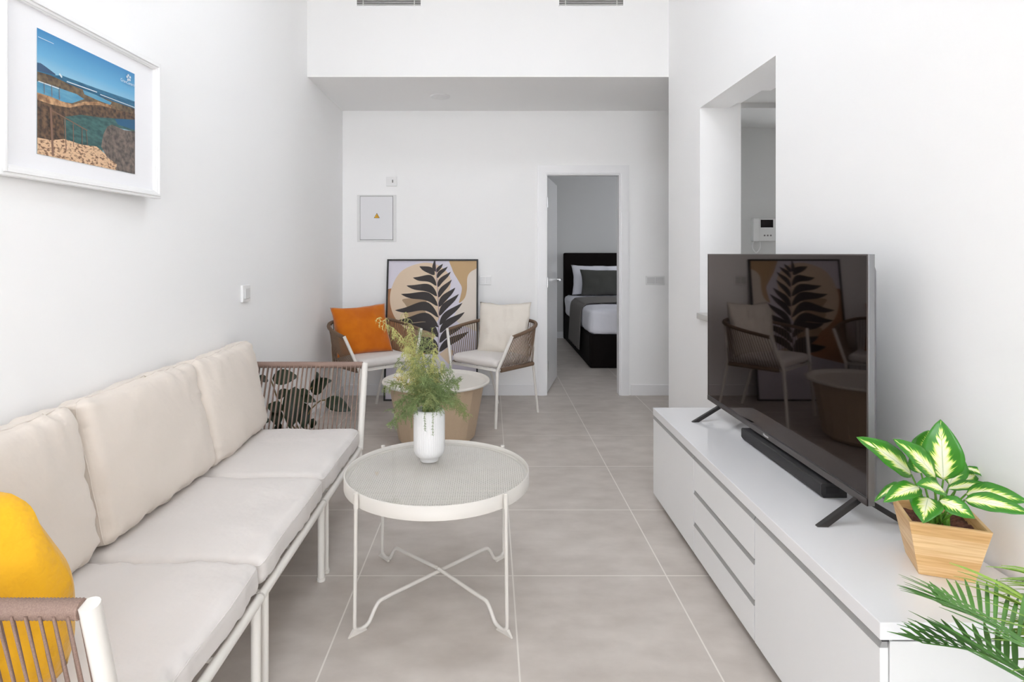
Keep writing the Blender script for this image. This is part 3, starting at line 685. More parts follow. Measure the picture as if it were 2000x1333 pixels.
# ------------------------------------------------------------------ rope armchairs
def armchair(loc, rz, label):
    t = thing('rope_armchair', label, 'chair', loc, rz, 'rope armchairs at the rear wall')
    q = 0.0115
    for sx_ in (-1, 1):
        w = MB().tube(fillet([(sx_*0.34, -0.155, 0.660), (sx_*0.242, -0.212, 0.412), (sx_*0.240, -0.218, 0.39), (sx_*0.256, -0.247, 0.0)], 0.03), [q]*14, 12) if False else MB().tube([(sx_*0.24, -0.21, 0.41), (sx_*0.256, -0.247, 0.0)], q, 12)
        w.build('leg', 'frame', t, local=True)
        MB().tube([(sx_*0.24, 0.21, 0.41), (sx_*0.21, 0.31, 0.0)], 0.010, 12).build('leg', 'frame', t, local=True)
        MB().tube([(sx_*0.24, -0.212, 0.405), (sx_*0.338, -0.157, 0.664)], q, 12).build('arm_post', 'frame', t, local=True)
        MB().tube([(sx_*0.235, 0.21, 0.41), (sx_*0.245, 0.225, 0.70)], 0.009, 10).build('back_post', 'frame', t, local=True)
    MB().tube([(-0.24, -0.21, 0.41), (0.24, -0.21, 0.41), (0.24, 0.21, 0.41), (-0.24, 0.21, 0.41)], 0.0105, 10, closed=True).build('seat_frame', 'frame', t, local=True)
    rail = catmull([(0.336, -0.150, 0.655), (0.33, 0.03, 0.682), (0.29, 0.175, 0.706), (0.20, 0.262, 0.724), (0, 0.295, 0.732), (-0.20, 0.262, 0.724), (-0.29, 0.175, 0.706), (-0.33, 0.03, 0.682), (-0.336, -0.150, 0.655)], 26)
    MB().tube(rail, [0.0142 if i % 2 else 0.0122 for i in range(len(rail))], 10).build('wrapped_arm_rail', 'ropec', t, local=True)
    low = []
    base = [Vector(p) for p in ((0.243, -0.195, 0.412), (0.243, 0.205, 0.412), (0.0, 0.212, 0.412), (-0.243, 0.205, 0.412), (-0.243, -0.195, 0.412))]
    # arc-length match of the rail and the seat edge
    def sample(P, s):
        Ls = [(P[i+1]-P[i]).length for i in range(len(P)-1)]; d = s*sum(Ls)
        for i, x in enumerate(Ls):
            if d <= x or i == len(Ls)-1: return P[i].lerp(P[i+1], min(1, d/x))
            d -= x
    n = 62
    for (nm, a, b) in (('rope_side', 0, 20), ('rope_back', 20, 43), ('rope_side', 43, 63)):
        w = MB()
        for k in range(a, b):
            s = k/n; w.tube([sample(rail, s), sample(base, s)], 0.0031, 6)
        w.build(nm, 'ropec', t, local=True)
    for sx_ in (-1, 1):
        pts = [(sx_*0.246, -0.18+0.38*i/60, 0.408) for i in range(61)]
        MB().tube(pts, [0.0175 if i % 2 else 0.0155 for i in range(61)], 8).build('rope_binding', 'ropec', t, local=True)
    bm = rounded_cushion(0.228, 0.205, 0.030, 0.026, 0.012, 16, 0.004, 5, 8)
    from_bm('seat_cushion', bm, 'seat', t, Matrix.Translation((0, -0.01, 0.452)))
    return t
ch1 = armchair((0.012, 4.647, 0), math.radians(-42), 'brown rope armchair with a cream cushion, right of the round basket table')
ch2 = armchair((-0.907, 4.637, 0), math.radians(42), 'brown rope armchair with an orange cushion, in the left corner')
put_pillow('throw_pillow', 'creamcloth', 'cream cotton throw pillow on the right rope armchair', 'cushion', 0.45, 0.43, 0.16, (0.105, 4.73, 0.662), (0.9, -0.42, 0.03), (0.14, 0.22, 1), 8, wr=0.012)
put_pillow('throw_pillow', 'orange', 'burnt orange velvet throw pillow on the left rope armchair', 'cushion', 0.44, 0.40, 0.14, (-1.005, 4.665, 0.665), (0.87, 0.45, 0.05), (-0.40, 0.26, 1), 9, wr=0.006)

# ------------------------------------------------------------------ round basket table
bc = Vector((-0.368, 4.05, 0))
bt = thing('basket_table', 'round beige faceted drum table with a cream tray lid between the armchairs', 'table', bc)
angs = []; a = math.radians(-74)
for k in range(10): angs += [a, a+math.radians(23)]; a += math.radians(36)
nn = len(angs); vs = []
lev = [(0.235, 0.004, 0.0), (0.262, 0.03, 0.0), (0.325, 0.385, 0.0)]
for (R, z, _) in lev:
    for k in range(nn):
        f = 1.0 if k % 2 == 0 else 0.985
        vs.append((bc.x+R*f*math.cos(angs[k]), bc.y+R*f*math.sin(angs[k]), z))
fs = [(i*nn+k, i*nn+(k+1) % nn, (i+1)*nn+(k+1) % nn, (i+1)*nn+k) for i in range(2) for k in range(nn)]+[tuple(reversed(range(nn)))]
MB().add(vs, fs).build('drum', 'beigemetal', bt)
w = MB().lathe([(0.33, 0.383), (0.362, 0.392), (0.365, 0.402), (0.360, 0.409), (0.350, 0.408), (0.338, 0.397), (0.300, 0.391)], bc, 64); w.cap(0.301, 0.3912, bc, 64)
w.build('tray_lid', 'traylid', bt)

# ------------------------------------------------------------------ white wire-mesh side table
tcx, tcy, tz = -0.197, 2.222, 0.462
mt = thing('side_table', 'round cream metal side table with mesh top and crossed wire legs', 'table', (tcx, tcy, 0))
R = 0.340
w = MB().lathe([(R, tz-0.046), (R, tz), (R-0.004, tz+0.001), (R-0.006, tz), (R-0.006, tz-0.046), (R, tz-0.046)], (tcx, tcy, 0), 96)
w.lathe([(R-0.006, tz-0.016), (R-0.018, tz-0.016), (R-0.018, tz-0.019), (R-0.006, tz-0.019)], (tcx, tcy, 0), 96)
w.build('tray_rim', 'tray', mt)
mesh = MB()
pitch = 0.0092; wd = 0.0021
for fam in (1, -1):
    ang = math.radians(33)*fam; d = Vector((math.cos(ang), math.sin(ang), 0)); nrm = Vector((-d.y, d.x, 0)); k = -44
    while k <= 44:
        off = k*pitch*0.92; k += 1
        if abs(off) > R-0.012: continue
        hl = math.sqrt((R-0.008)**2-off*off); c0 = Vector((tcx, tcy, tz-0.018))+nrm*off
        p = [c0-d*hl-nrm*wd, c0+d*hl-nrm*wd, c0+d*hl+nrm*wd, c0-d*hl+nrm*wd]
        zt = 0.0001*fam
        mesh.add([x+Vector((0, 0, zt)) for x in p]+[x+Vector((0, 0, zt-0.0028)) for x in p], [(0, 1, 2, 3), (7, 6, 5, 4), (0, 4, 5, 1), (1, 5, 6, 2), (2, 6, 7, 3), (3, 7, 4, 0)])
mesh.build('mesh_top', 'tray', mt)
MB().lathe([(0.0001, 0), (R-0.0065, 0)], (tcx, tcy, tz-0.012), 64, smooth=False).build('glass_disc', 'glass', mt)
for ax, ay in ((-1, -1), (1, -1), (-1, 1), (1, 1)):
    def P(a, z): return (tcx+ax*a*1.0, tcy+ay*a, z)
    pts = fillet([P(0.2475, tz+0.006), P(0.2515, 0.02), P(0.236, 0.010), P(0.213, 0.014), P(0.196, 0.055), P(0.184, 0.074), P(0.150, 0.076), P(0.0 if ax*ay > 0 else 0.004, 0.076 if ax*ay > 0 else 0.089)], 0.018, 6)
    lg = MB().tube(pts, 0.0066, 10).build('leg', 'tray', mt)
    dx = Vector((ax, ay, 0)).normalized(); sd = Vector((-dx.y, dx.x, 0))
    c0 = Vector((tcx+ax*0.246, tcy+ay*0.246, 0))
    fp = [c0+dx*0.030, c0-dx*0.030+sd*0.004, c0-dx*0.030-sd*0.004]
    vs = [c0+dx*0.032+sd*0.003, c0+dx*0.032-sd*0.003, c0-dx*0.038-sd*0.005, c0-dx*0.038+sd*0.005]
    tp = [c0+dx*0.010+sd*0.006+V(0, 0, 0.022), c0+dx*0.010-sd*0.006+V(0, 0, 0.022), c0-dx*0.036-sd*0.005+V(0, 0, 0.006), c0-dx*0.036+sd*0.005+V(0, 0, 0.006)]
    MB().add(vs+tp, [(3, 2, 1, 0), (4, 5, 6, 7), (0, 1, 5, 4), (1, 2, 6, 5), (2, 3, 7, 6), (3, 0, 4, 7)]).build('foot', 'tray', lg)
    MB().tube([(tcx+ax*0.2475, tcy+ay*0.2475, tz-0.045), (tcx+ax*0.2475, tcy+ay*0.2475, tz+0.004)], 0.0085, 10).build('leg_bracket', 'tray', mt)

# ------------------------------------------------------------------ vase with fern sprays
vc = Vector((-0.240, 2.338, tz-0.012))
vase = thing('vase', 'tall white ribbed ceramic vase on the wire-mesh side table', 'vase', vc)
prof = [(0.001, 0.001), (0.034, 0.001), (0.036, 0.004), (0.036, 0.014), (0.044, 0.018), (0.054, 0.028), (0.0595, 0.044), (0.0605, 0.07), (0.0605, 0.17), (0.060, 0.187), (0.055, 0.199), (0.050, 0.203), (0.046, 0.200), (0.046, 0.12), (0.046, 0.02)]
nv = 44*4
w = MB()
def rib(k, n): return 1.0
vs = []; fs = []
for i, (r, z) in enumerate(prof):
    for k in range(nv):
        a = 2*math.pi*k/nv; amp = 0.022 if 4 < i < 11 else 0
        rr = r*(1+amp*(abs(math.sin(a*22))-0.5)); vs.append((vc.x+rr*math.cos(a), vc.y+rr*math.sin(a), vc.z+z))
for i in range(len(prof)-1):
    for k in range(nv): fs.append((i*nv+k, i*nv+(k+1) % nv, (i+1)*nv+(k+1) % nv, (i+1)*nv+k))
w.add(vs, fs, 0, True); w.cap(0.046, 0.02, vc, nv); w.build('vase_body', 'vase', vase)

fern = thing('fern_bouquet', 'loose feathery green and yellow fern sprays arranged in the white vase', 'plant', (vc.x, vc.y, vc.z+0.18))
MOUTH = Vector((vc.x, vc.y, vc.z+0.17))
def sc(px, py, D): return Vector(((px-958)/F_PX*D, D, CAM_H-(py-495.5)*D/F_PX))
def spray(tip, m, nb, blen, droop, bend=0.0, dens=9, r0=0.0016):
    random_off = Vector((random.uniform(-0.025, 0.025), random.uniform(-0.025, 0.025), 0))
    p0 = MOUTH+random_off-V(0, 0, 0.10)+Vector((-(tip.x-MOUTH.x)*0.04, 0, 0)); p1 = MOUTH+random_off*1.0+V(0, 0, 0.035); tip = Vector(tip)
    mid = (p1+tip)/2+V(0, 0, bend)
    ax = catmull([p0, p1, mid, tip], 8)
    w = MB().tube(ax, [r0*(1-0.7*i/len(ax)) for i in range(len(ax))], 4)
    n0 = 12
    for b in range(nb):
        t = (b+random.random())/nb; i = min(len(ax)-2, n0+int(t*(len(ax)-n0-1))); i = max(9, i)
        p = ax[i].lerp(ax[i+1], random.random()); tg = (ax[i+1]-ax[i]).normalized()
        th = random.uniform(0, 2*math.pi); side = tg.orthogonal().normalized(); side = Matrix.Rotation(th, 3, tg) @ side
        L = blen*random.uniform(0.5, 1.1)*(1-0.35*t); d = (side+tg*0.5).normalized()
        q = p.copy(); pts = [q.copy()]; st = 6
        for s in range(st):
            d = (d+V(0, 0, -droop*0.35)).normalized(); q = q+d*L/st; pts.append(q.copy())
        w.tube(pts, 0.0007, 3, cap=False)
        for s in range(dens):
            u = (s+random.random())/dens*st; k = min(st-1, int(u)); q = pts[k].lerp(pts[k+1], u-k)
            nd = Vector((random.uniform(-1, 1), random.uniform(-1, 1), random.uniform(-0.9, 0.5))).normalized()
            nl = random.uniform(0.006, 0.014); sdv = nd.orthogonal().normalized()*0.0009
            w.add([q-sdv, q+sdv, q+nd*nl+sdv*0.4], [(0, 1, 2)])
    return w.build('sprig', m, fern)
Rn = random.Random(3)
low = [(770, 830, 2.30), (905, 800, 2.34), (890, 770, 2.42), (775, 790, 2.40), (800, 760, 2.25), (865, 760, 2.24), (895, 745, 2.3), (765, 750, 2.36), (850, 730, 2.44), (830, 740, 2.22), (810, 725, 2.38), (875, 790, 2.2), (790, 815, 2.25), (845, 780, 2.18), (880, 720, 2.35), (820, 770, 2.46), (915, 810, 2.30), (858, 800, 2.2)]
low += [(x+Rn.uniform(-18, 18), y+Rn.uniform(-18, 12), D+Rn.uniform(-0.06, 0.06)) for (x, y, D) in low[:14]]
for i, (px, py, D) in enumerate(low): spray(sc(px, py, D), ['fern1', 'fern3', 'fern1'][i % 3], 40, 0.05, 0.5, 0.045, 12)
for i, (px, py, D) in enumerate([(800, 640, 2.32), (815, 660, 2.38), (790, 680, 2.28), (835, 650, 2.34), (850, 680, 2.30), (775, 700, 2.33), (865, 705, 2.37), (805, 690, 2.42), (795, 655, 2.36), (810, 700, 2.25), (825, 685, 2.30), (840, 700, 2.4), (780, 720, 2.30), (820, 640, 2.30)]):
    spray(sc(px, py, D), ['fern2', 'fern3'][i % 2], 42, 0.055, 1.0, 0.02, 11)
spray(sc(792, 610, 2.33), 'fern2', 46, 0.055, 1.2, 0.0, 8)
spray(sc(737, 622, 2.30), 'fern2', 44, 0.045, 1.5, 0.09, 8)
spray(sc(765, 640, 2.36), 'fern2', 34, 0.045, 1.4, 0.05, 8)
spray(sc(845, 640, 2.40), 'fern2', 22, 0.04, 1.2, 0.03, 8)
spray(sc(775, 738, 2.46), 'fern4', 30, 0.035, 0.3, 0.02, 9)
spray(sc(850, 730, 2.48), 'fern4', 30, 0.035, 0.3, 0.02, 9)
w = None
for (px, py) in ((830, 842), (845, 850), (805, 835)):   # strands hanging over the vase rim
    D = 2.262; a = MOUTH+V(0, -0.03, 0.03); w = MB()
    pts = catmull([a-V(0, 0, 0.08), a+V(0, 0, 0.01), sc(px, 806, D-0.004), sc(px, py, D-0.002)], 8); w.tube(pts, 0.001, 4)
    for q in pts[8:]:
        for s in range(4):
            nd = Vector((random.uniform(-1, 1), random.uniform(-0.6, 0), random.uniform(-0.9, 0.3))).normalized(); sdv = nd.orthogonal().normalized()*0.001
            w.add([q-sdv, q+sdv, q+nd*0.009], [(0, 1, 2)])
    w.build('sprig', 'fern1', fern)

# ------------------------------------------------------------------ leaves
def leaf_mesh(name, base, tip, width, m, parent, bend=0.03, face=None, fold=0.12, n=14, wave=0.0, cup=0.0, sway=0.0, prof=0.85):
    base = Vector(base); tip = Vector(tip); ax = tip-base; L = ax.length; t = ax.normalized()
    f = Vector(face) if face is not None else V(0, -0.6, 1)
    nn = (f-t*f.dot(t)); nn = nn.normalized() if nn.length > 1e-5 else t.orthogonal().normalized()
    sd = t.cross(nn).normalized(); off = Vector(parent.location) if parent else Vector()
    if parent and parent.parent: off += Vector(parent.parent.location)
    me = bpy.data.meshes.new(name); bm = bmesh.new(); uvl = bm.loops.layers.uv.new('UVMap'); c = 8; g = []; uvs = {}
    for i in range(n+1):
        u = i/n; wd_ = width/2*(math.sin(math.pi*u**prof)**0.75)*(1-0.25*u) if 0 < u < 1 else 0.0003
        row = []
        for j in range(c+1):
            v = -1+2*j/c
            p = base+ax*u+nn*(bend*4*u*(1-u)*0.5+cup*v*v*wd_+wave*math.sin(u*19+(3 if v > 0 else 0))*v*v)+sd*(v*wd_+sway*math.sin(math.pi*u))
            p += nn*(fold*abs(v)*wd_) - (nn*(bend*u*u))
            vt = bm.verts.new(p-off); uvs[vt] = (u, (v+1)/2); row.append(vt)
        g.append(row)
    for i in range(n):
        for j in range(c):
            fc = bm.faces.new((g[i][j], g[i+1][j], g[i+1][j+1], g[i][j+1])); fc.smooth = True
            for lp in fc.loops: lp[uvl].uv = uvs[lp.vert]
    bm.to_mesh(me); bm.free(); me.materials.append(M[m]); o = bpy.data.objects.new(name, me); COL.objects.link(o); o.parent = parent
    sm_ = o.modifiers.new('s', 'SOLIDIFY'); sm_.thickness = 0.0007
    return o

# variegated plant in a bamboo planter on the sideboard
pc = Vector((1.128, 1.5025, SZ1))
ptn = thing('potted_plant', 'variegated green and cream leafy plant in a tapered bamboo pot on sideboard end', 'potted plant', pc)
e1 = Vector((0.106, -0.041, 0)).normalized(); e2 = Vector((0.041, 0.106, 0)).normalized(); hb = 0.057; ht = 0.083; H_ = 0.136; tw_ = 0.008
def ring(h, z): return [pc+e1*a*h+e2*b*h+V(0, 0, z) for a, b in ((-1, -1), (1, -1), (1, 1), (-1, 1))]
vs = ring(hb, 0.0005)+ring(ht, H_)+ring(ht-tw_, H_)+ring(hb-tw_+0.002, 0.012)
fs = [(3, 2, 1, 0)]+[(i, (i+1) % 4, 4+(i+1) % 4, 4+i) for i in range(4)]+[(4+i, 4+(i+1) % 4, 8+(i+1) % 4, 8+i) for i in range(4)]+[(8+i, 8+(i+1) % 4, 12+(i+1) % 4, 12+i) for i in range(4)]+[(12, 13, 14, 15)]
MB().add(vs, fs).build('planter', 'bamboo', ptn, bevel=0.0008)
bm = bmesh.new(); k = ht-tw_-0.006; z = 0.112; N = 16
g = [[bm.verts.new(e1*(k*(-1+2*i/N))+e2*(k*(-1+2*j/N))+V(0, 0, z+0.012*noise.noise(V(i*0.9, j*0.9, 2)))) for j in range(N+1)] for i in range(N+1)]
for i in range(N):
    for j in range(N): bm.faces.new((g[i][j], g[i+1][j], g[i+1][j+1], g[i][j+1]))
from_bm('soil', bm, 'soil', ptn)
def zp(x, y, D): return sc(1660+x/3.92, 810+y/3.92, D)
core = pc+V(-0.008, 0, 0.11)
LV = [ # base x,y,D  tip x,y,D  width  bend
 ((470, 460, 1.47), (85, 170, 1.43), 0.066, 0.012), ((655, 480, 1.44), (370, 190, 1.40), 0.060, 0.012), ((715, 500, 1.47), (695, 50, 1.46), 0.088, 0.012),
 ((610, 330, 1.52), (600, 120, 1.53), 0.075, 0.0), ((545, 450, 1.51), (470, 300, 1.53), 0.040, 0.0), ((760, 540, 1.53), (865, 325, 1.57), 0.055, 0.01),
 ((880, 410, 1.58), (1075, 478, 1.55), 0.022, 0.012), ((870, 500, 1.56), (975, 455, 1.58), 0.035, 0.0), ((750, 570, 1.50), (1110, 528, 1.50), 0.030, 0.01), ((890, 610, 1.45), (1345, 640, 1.36), 0.056, 0.02),
 ((880, 655, 1.41), (1380, 735, 1.32), 0.046, 0.02), ((530, 560, 1.42), (275, 642, 1.38), 0.046, 0.014), ((720, 590, 1.40), (535, 520, 1.37), 0.046, 0.010), ((600, 640, 1.42), (560, 805, 1.375), 0.066, 0.012),
 ((685, 660, 1.40), (958, 778, 1.35), 0.046, 0.014), ((420, 540, 1.50), (200, 625, 1.47), 0.024, 0.02)]
for i, (b, t_, wd_, bd) in enumerate(LV):
    B = zp(*b); Tt = zp(*t_)
    vw = (V(0, 0, CAM_H)-(B+Tt)/2).normalized()
    fc = (vw*(0.75 if i not in (6, 8, 15) else 0.5)+V(0, 0, 0.45)).normalized()
    leaf_mesh('leaf', B, Tt, wd_*1.12, 'varleaf', ptn, bend=bd, face=fc, fold=0.18, wave=0.0015)
    s0 = core+V(random.uniform(-0.012, 0.012), random.uniform(-0.012, 0.012), 0)
    MB().tube(catmull([s0, s0.lerp(B, 0.5)+V(0, 0, -0.004), B], 6), [0.0032-0.0001*j for j in range(13)], 6).build('petiole', 'stemgreen', ptn)
for dx, dy, hh in ((-0.012, -0.01, 0.045), (0.008, 0.0, 0.05), (0.022, -0.012, 0.035), (-0.002, 0.012, 0.05)):
    s0 = pc+V(dx-0.012, dy, 0.105); MB().tube([s0, s0+V(0, 0, hh*0.5), s0+V(0.002, 0, hh)], [0.0085, 0.0075, 0.006], 8).build('stem', 'stemgreen', ptn)

# potted palm at the near right, beside the sideboard
pp = Vector((1.02, 0.70, 0))
palm = thing('potted_palm', 'green feathery palm reaching in from the right in front of the sideboard', 'potted plant', pp)
w = MB().lathe([(0.001, 0.001), (0.10, 0.001), (0.11, 0.01), (0.135, 0.25), (0.14, 0.26), (0.128, 0.26), (0.12, 0.22)], pp, 32); w.cap(0.121, 0.22, pp, 32)
w.build('pot', 'potgrey', palm)
def frond(path, n, ll, m, rise=0.25, fwd=0.8, width=0.0075, seed=0, t0=0.15, upb=0.5, leftscale=1.0):
    rr = random.Random(seed); P = catmull(path, 14); w = MB().tube(P, [0.0042*(1-0.75*i/len(P)) for i in range(len(P))], 6)
    tot = len(P)-1
    for k in range(n):
        t = t0+(1-t0)*(k/(n-1)); i = min(tot-1, int(t*tot)); p = P[i].lerp(P[i+1], t*tot-i if i < tot else 0); tg = (P[i+1]-P[i]).normalized()
        sd = tg.cross(V(0, 0, 1)).normalized(); up = sd.cross(tg).normalized()
        for s_ in (-1, 1):
            L = ll*(0.75+0.45*math.sin(math.pi*min(1, t*0.9+0.05)))*rr.uniform(0.85, 1.1)*(leftscale if s_ > 0 else 1)*(1-0.35*max(0, t-0.7)/0.3)
            d = (sd*s_*(1.0-0.55*t)+tg*fwd*(0.8+t)+up*(rise+rr.uniform(-0.12, 0.12))).normalized()
            q = p.copy(); st = 7; row = []
            for j in range(st+1):
                u = j/st; wd_ = width*(math.sin(math.pi*(0.12+0.86*u))**0.7)/2+0.0002
                bn = d.cross(up); bn = bn.normalized() if bn.length > 1e-4 else sd
                nn = bn.cross(d).normalized()
                row.append((q-bn*wd_+nn*wd_*0.35, q.copy(), q+bn*wd_+nn*wd_*0.35))
                d = (d+V(0, 0, -upb*0.16)).normalized(); q = q+d*L/st
            vs = [x for r_ in row for x in r_]; fs = []
            for j in range(st):
                for c in (0, 1): fs.append((j*3+c, j*3+c+1, (j+1)*3+c+1, (j+1)*3+c))
            w.add(vs, fs, 0, True)
    return w.build('frond', m, palm)
c0 = pp+V(0, 0, 0.24)
def palm_path(pts, hi): return [c0, c0+V(0.03, 0.04, hi)]+[sc(*q) for q in pts]
frond(palm_path([(2120, 1400, 0.86), (1990, 1312, 0.98), (1900, 1272, 1.08), (1800, 1256, 1.16)], 0.30), 18, 0.11, 'palm', 0.50, 0.6, 0.0085, 1, 0.40, 0.12)
frond(palm_path([(2120, 1330, 0.88), (1990, 1245, 1.00), (1905, 1205, 1.10), (1840, 1182, 1.17)], 0.34), 19, 0.13, 'palm', 0.42, 0.5, 0.0070, 2, 0.40, 0.22)
frond(palm_path([(2190, 1320, 0.90), (2100, 1245, 1.02), (2030, 1190, 1.10), (1998, 1170, 1.18)], 0.36), 26, 0.135, 'palm2', 0.40, 0.45, 0.0068, 3, 0.36, 0.5, 0.7)
frond(palm_path([(2230, 1310, 0.94), (2180, 1230, 1.04), (2135, 1172, 1.10), (2090, 1150, 1.16)], 0.38), 40, 0.145, 'palm2', 0.35, 0.35, 0.007, 4, 0.34, 0.9, 0.55)
frond(palm_path([(2230, 1380, 0.90), (2170, 1310, 0.97), (2110, 1260, 1.04), (2060, 1240, 1.10)], 0.34), 40, 0.145, 'palm2', 0.30, 0.3, 0.007, 7, 0.34, 0.9, 0.55)
frond([c0, c0+V(-0.05, -0.03, 0.36), V(0.90, 0.60, 0.68), V(0.84, 0.52, 0.62)], 26, 0.14, 'palm', 0.3, 0.8, 0.009, 5, 0.35, 0.4)
frond([c0, c0+V(0.02, -0.08, 0.36), V(1.06, 0.52, 0.66), V(1.08, 0.40, 0.58)], 26, 0.14, 'palm', 0.3, 0.8, 0.009, 6, 0.35, 0.4)

# dark leafy plant behind the far arm of the sofa
fp = Vector((-1.05, 3.42, 0))
fic = thing('potted_rubber_plant', 'dark leafy plant standing behind the rope arm of the sofa', 'potted plant', fp)
w = MB().lathe([(0.001, 0.001), (0.08, 0.001), (0.085, 0.01), (0.105, 0.18), (0.108, 0.185), (0.098, 0.185), (0.094, 0.16)], fp, 28); w.cap(0.095, 0.16, fp, 28); w.build('pot', 'potgrey', fic)
def zf(x, y, D): return sc(480+x/5.8, 690+y/5.8, D)
FL = [((250, 300, 3.35), (115, 290, 3.25), 0.055), ((300, 290, 3.4), (585, 262, 3.42), 0.105), ((355, 490, 3.35), (500, 430, 3.3), 0.065), ((560, 380, 3.4), (500, 860, 3.32), 0.125),
      ((650, 560, 3.45), (660, 860, 3.4), 0.10), ((420, 640, 3.38), (235, 590, 3.36), 0.08), ((330, 640, 3.38), (370, 830, 3.34), 0.08), ((740, 440, 3.45), (930, 290, 3.42), 0.105), ((820, 330, 3.45), (805, 215, 3.45), 0.04), ((600, 450, 3.4), (720, 440, 3.38), 0.05),
      ((620, 500, 3.4), (790, 545, 3.38), 0.06), ((900, 530, 3.42), (1185, 650, 3.38), 0.10), ((250, 740, 3.4), (190, 800, 3.32), 0.05), ((330, 830, 3.4), (420, 850, 3.38), 0.05), ((900, 330, 3.5), (975, 310, 3.5), 0.03), ((770, 740, 3.45), (740, 860, 3.45), 0.05)]
for b, t_, wd_ in FL:
    B = zf(*b); Tt = zf(*t_); vw = (V(0, 0, CAM_H)-(B+Tt)/2).normalized()
    leaf_mesh('leaf', B, Tt, wd_, 'ficus', fic, bend=0.01, face=(vw+V(0, 0, 0.4)), fold=0.15)
c0 = fp+V(0, 0, 0.15)
for P in ([c0, zf(520, 780, 3.42), zf(600, 560, 3.42), zf(700, 440, 3.44), zf(830, 320, 3.46)], [c0, zf(480, 740, 3.4), zf(380, 580, 3.4), zf(320, 400, 3.42), zf(280, 290, 3.44)], [c0, zf(700, 720, 3.43), zf(820, 560, 3.43), zf(905, 530, 3.42)], [c0, zf(560, 760, 3.4), zf(560, 560, 3.4), zf(560, 400, 3.4)]):
    MB().tube(catmull(P, 8), 0.004, 6).build('stem', 'ficusstem', fic)

# ------------------------------------------------------------------ leaf print leaning on the rear wall
al = Vector((-0.915, 5.10, 0.0)); aw, ah = 0.806, 1.225
tilt = math.atan2(0.185, 1.21)
artm = Matrix.Translation(al) @ Matrix.Rotation(-tilt, 4, 'X')       # local x right, z up, y backwards
art = thing('leaf_print', 'black framed abstract print of a dark leaf branch leaning on the rear wall', 'picture', al); art.rotation_euler = (-tilt, 0, 0)
w = MB(); b_ = 0.014
w.box(0, b_, 0, 0.022, 0, ah).box(aw-b_, aw, 0, 0.022, 0, ah).box(b_, aw-b_, 0, 0.022, 0, b_).box(b_, aw-b_, 0, 0.022, ah-b_, ah)
w.build('picture_frame', 'blackframe', art, local=True)
MB().box(b_, aw-b_, 0.012, 0.020, b_, ah-b_).build('backing_board', 'blackframe', art, local=True)
SC = 6.06
def A(zx, zy):   # the print's own coordinates
    return ((zx-155)/1083*aw, ah-(zy-100)/1083*aw*1.0)
AM = {k: mat('print_'+k, c, 0.55) for k, c in dict(lav=srgb(216, 212, 224), beige=srgb(222, 200, 174), tan=srgb(192, 160, 116), pale=srgb(222, 212, 200), brown=srgb(170, 118, 78), taupe=srgb(168, 142, 112), ink=srgb(38, 28, 26), line=srgb(150, 130, 150)).items()}
AML = ['lav', 'beige', 'tan', 'pale', 'brown', 'taupe', 'ink', 'line']; layer = [0.0115]
prt = MB()
def flat(pts, mi, dy=0.00025):
    layer[0] -= dy
    Q = []
    for (x, z) in pts: Q.append((min(max(x, b_), aw-b_), layer[0], min(max(z, b_), ah-b_)))
    prt.add(Q, [tuple(range(len(Q)))], mi)
def smoothpoly(pts, n=7):
    P = [V(a, b, 0) for a, b in pts]; m = len(P); out = []
    for i in range(m):
        a, b, c, d = P[i-1], P[i], P[(i+1) % m], P[(i+2) % m]
        for k in range(n):
            t = k/n; q = 0.5*((2*b)+(c-a)*t+(2*a-5*b+4*c-d)*t*t+(3*b-a-3*c+d)*t**3); out.append((q.x, q.y))
    return out
def Z(l): return [A(a, b) for a, b in l]
flat([(b_, b_), (aw-b_, b_), (aw-b_, ah-b_), (b_, ah-b_)], 0)
flat(Z([(150, 455), (300, 430), (330, 700), (480, 860), (640, 960), (720, 1200), (150, 1330)]), 4)
flat(smoothpoly(Z([(560, 145), (330, 240), (215, 440), (205, 640), (290, 830), (480, 960), (700, 900), (830, 700), (900, 480), (900, 300), (760, 170)])), 1)
flat(smoothpoly(Z([(1040, 620), (1090, 480), (1110, 300), (1230, 190), (1300, 240), (1300, 900), (1100, 900), (960, 800), (1000, 690)])), 3)
flat(smoothpoly(Z([(915, 60), (930, 220), (1000, 350), (1045, 440), (1030, 540), (1015, 620), (1080, 560), (1105, 460), (1110, 320), (1150, 250), (1240, 190), (1300, 60)])), 2)
flat(smoothpoly(Z([(360, 572), (620, 572), (600, 640), (560, 690), (430, 680), (375, 630)])), 5)
flat(smoothpoly(Z([(380, 720), (560, 670), (640, 760), (640, 830), (480, 850), (390, 800)])), 5)
flat(smoothpoly(Z([(430, 930), (560, 900), (720, 980), (700, 1060), (560, 1060)])), 5)
flat(smoothpoly(Z([(650, 1500), (560, 1240), (780, 1215), (870, 1180), (1000, 1230), (1150, 1400), (900, 1500)])), 0)
flat(Z([(790, 1215), (880, 1140), (960, 1180), (900, 1330)]), 1)
def aleaf(base, tip, w_, bow, mi=6):
    B = V(*A(*base), 0); T_ = V(*A(*tip), 0); ax = T_-B; L = ax.length; t = ax.normalized(); sd = V(-t.y, t.x, 0); up = []; dn = []; n = 18
    for i in range(n+1):
        u = i/n; c = B+ax*u+sd*bow*L*(math.sin(math.pi*u)*0.75+math.sin(2*math.pi*u)*0.30)
        hw = w_/2*math.sin(math.pi*u**0.75)**0.8 if 0 < u < 1 else 0.0006
        up.append(((c+sd*hw).x, (c+sd*hw).y)); dn.append(((c-sd*hw).x, (c-sd*hw).y))
    flat(up+dn[::-1], mi, 0.00005)
U = 1083/aw
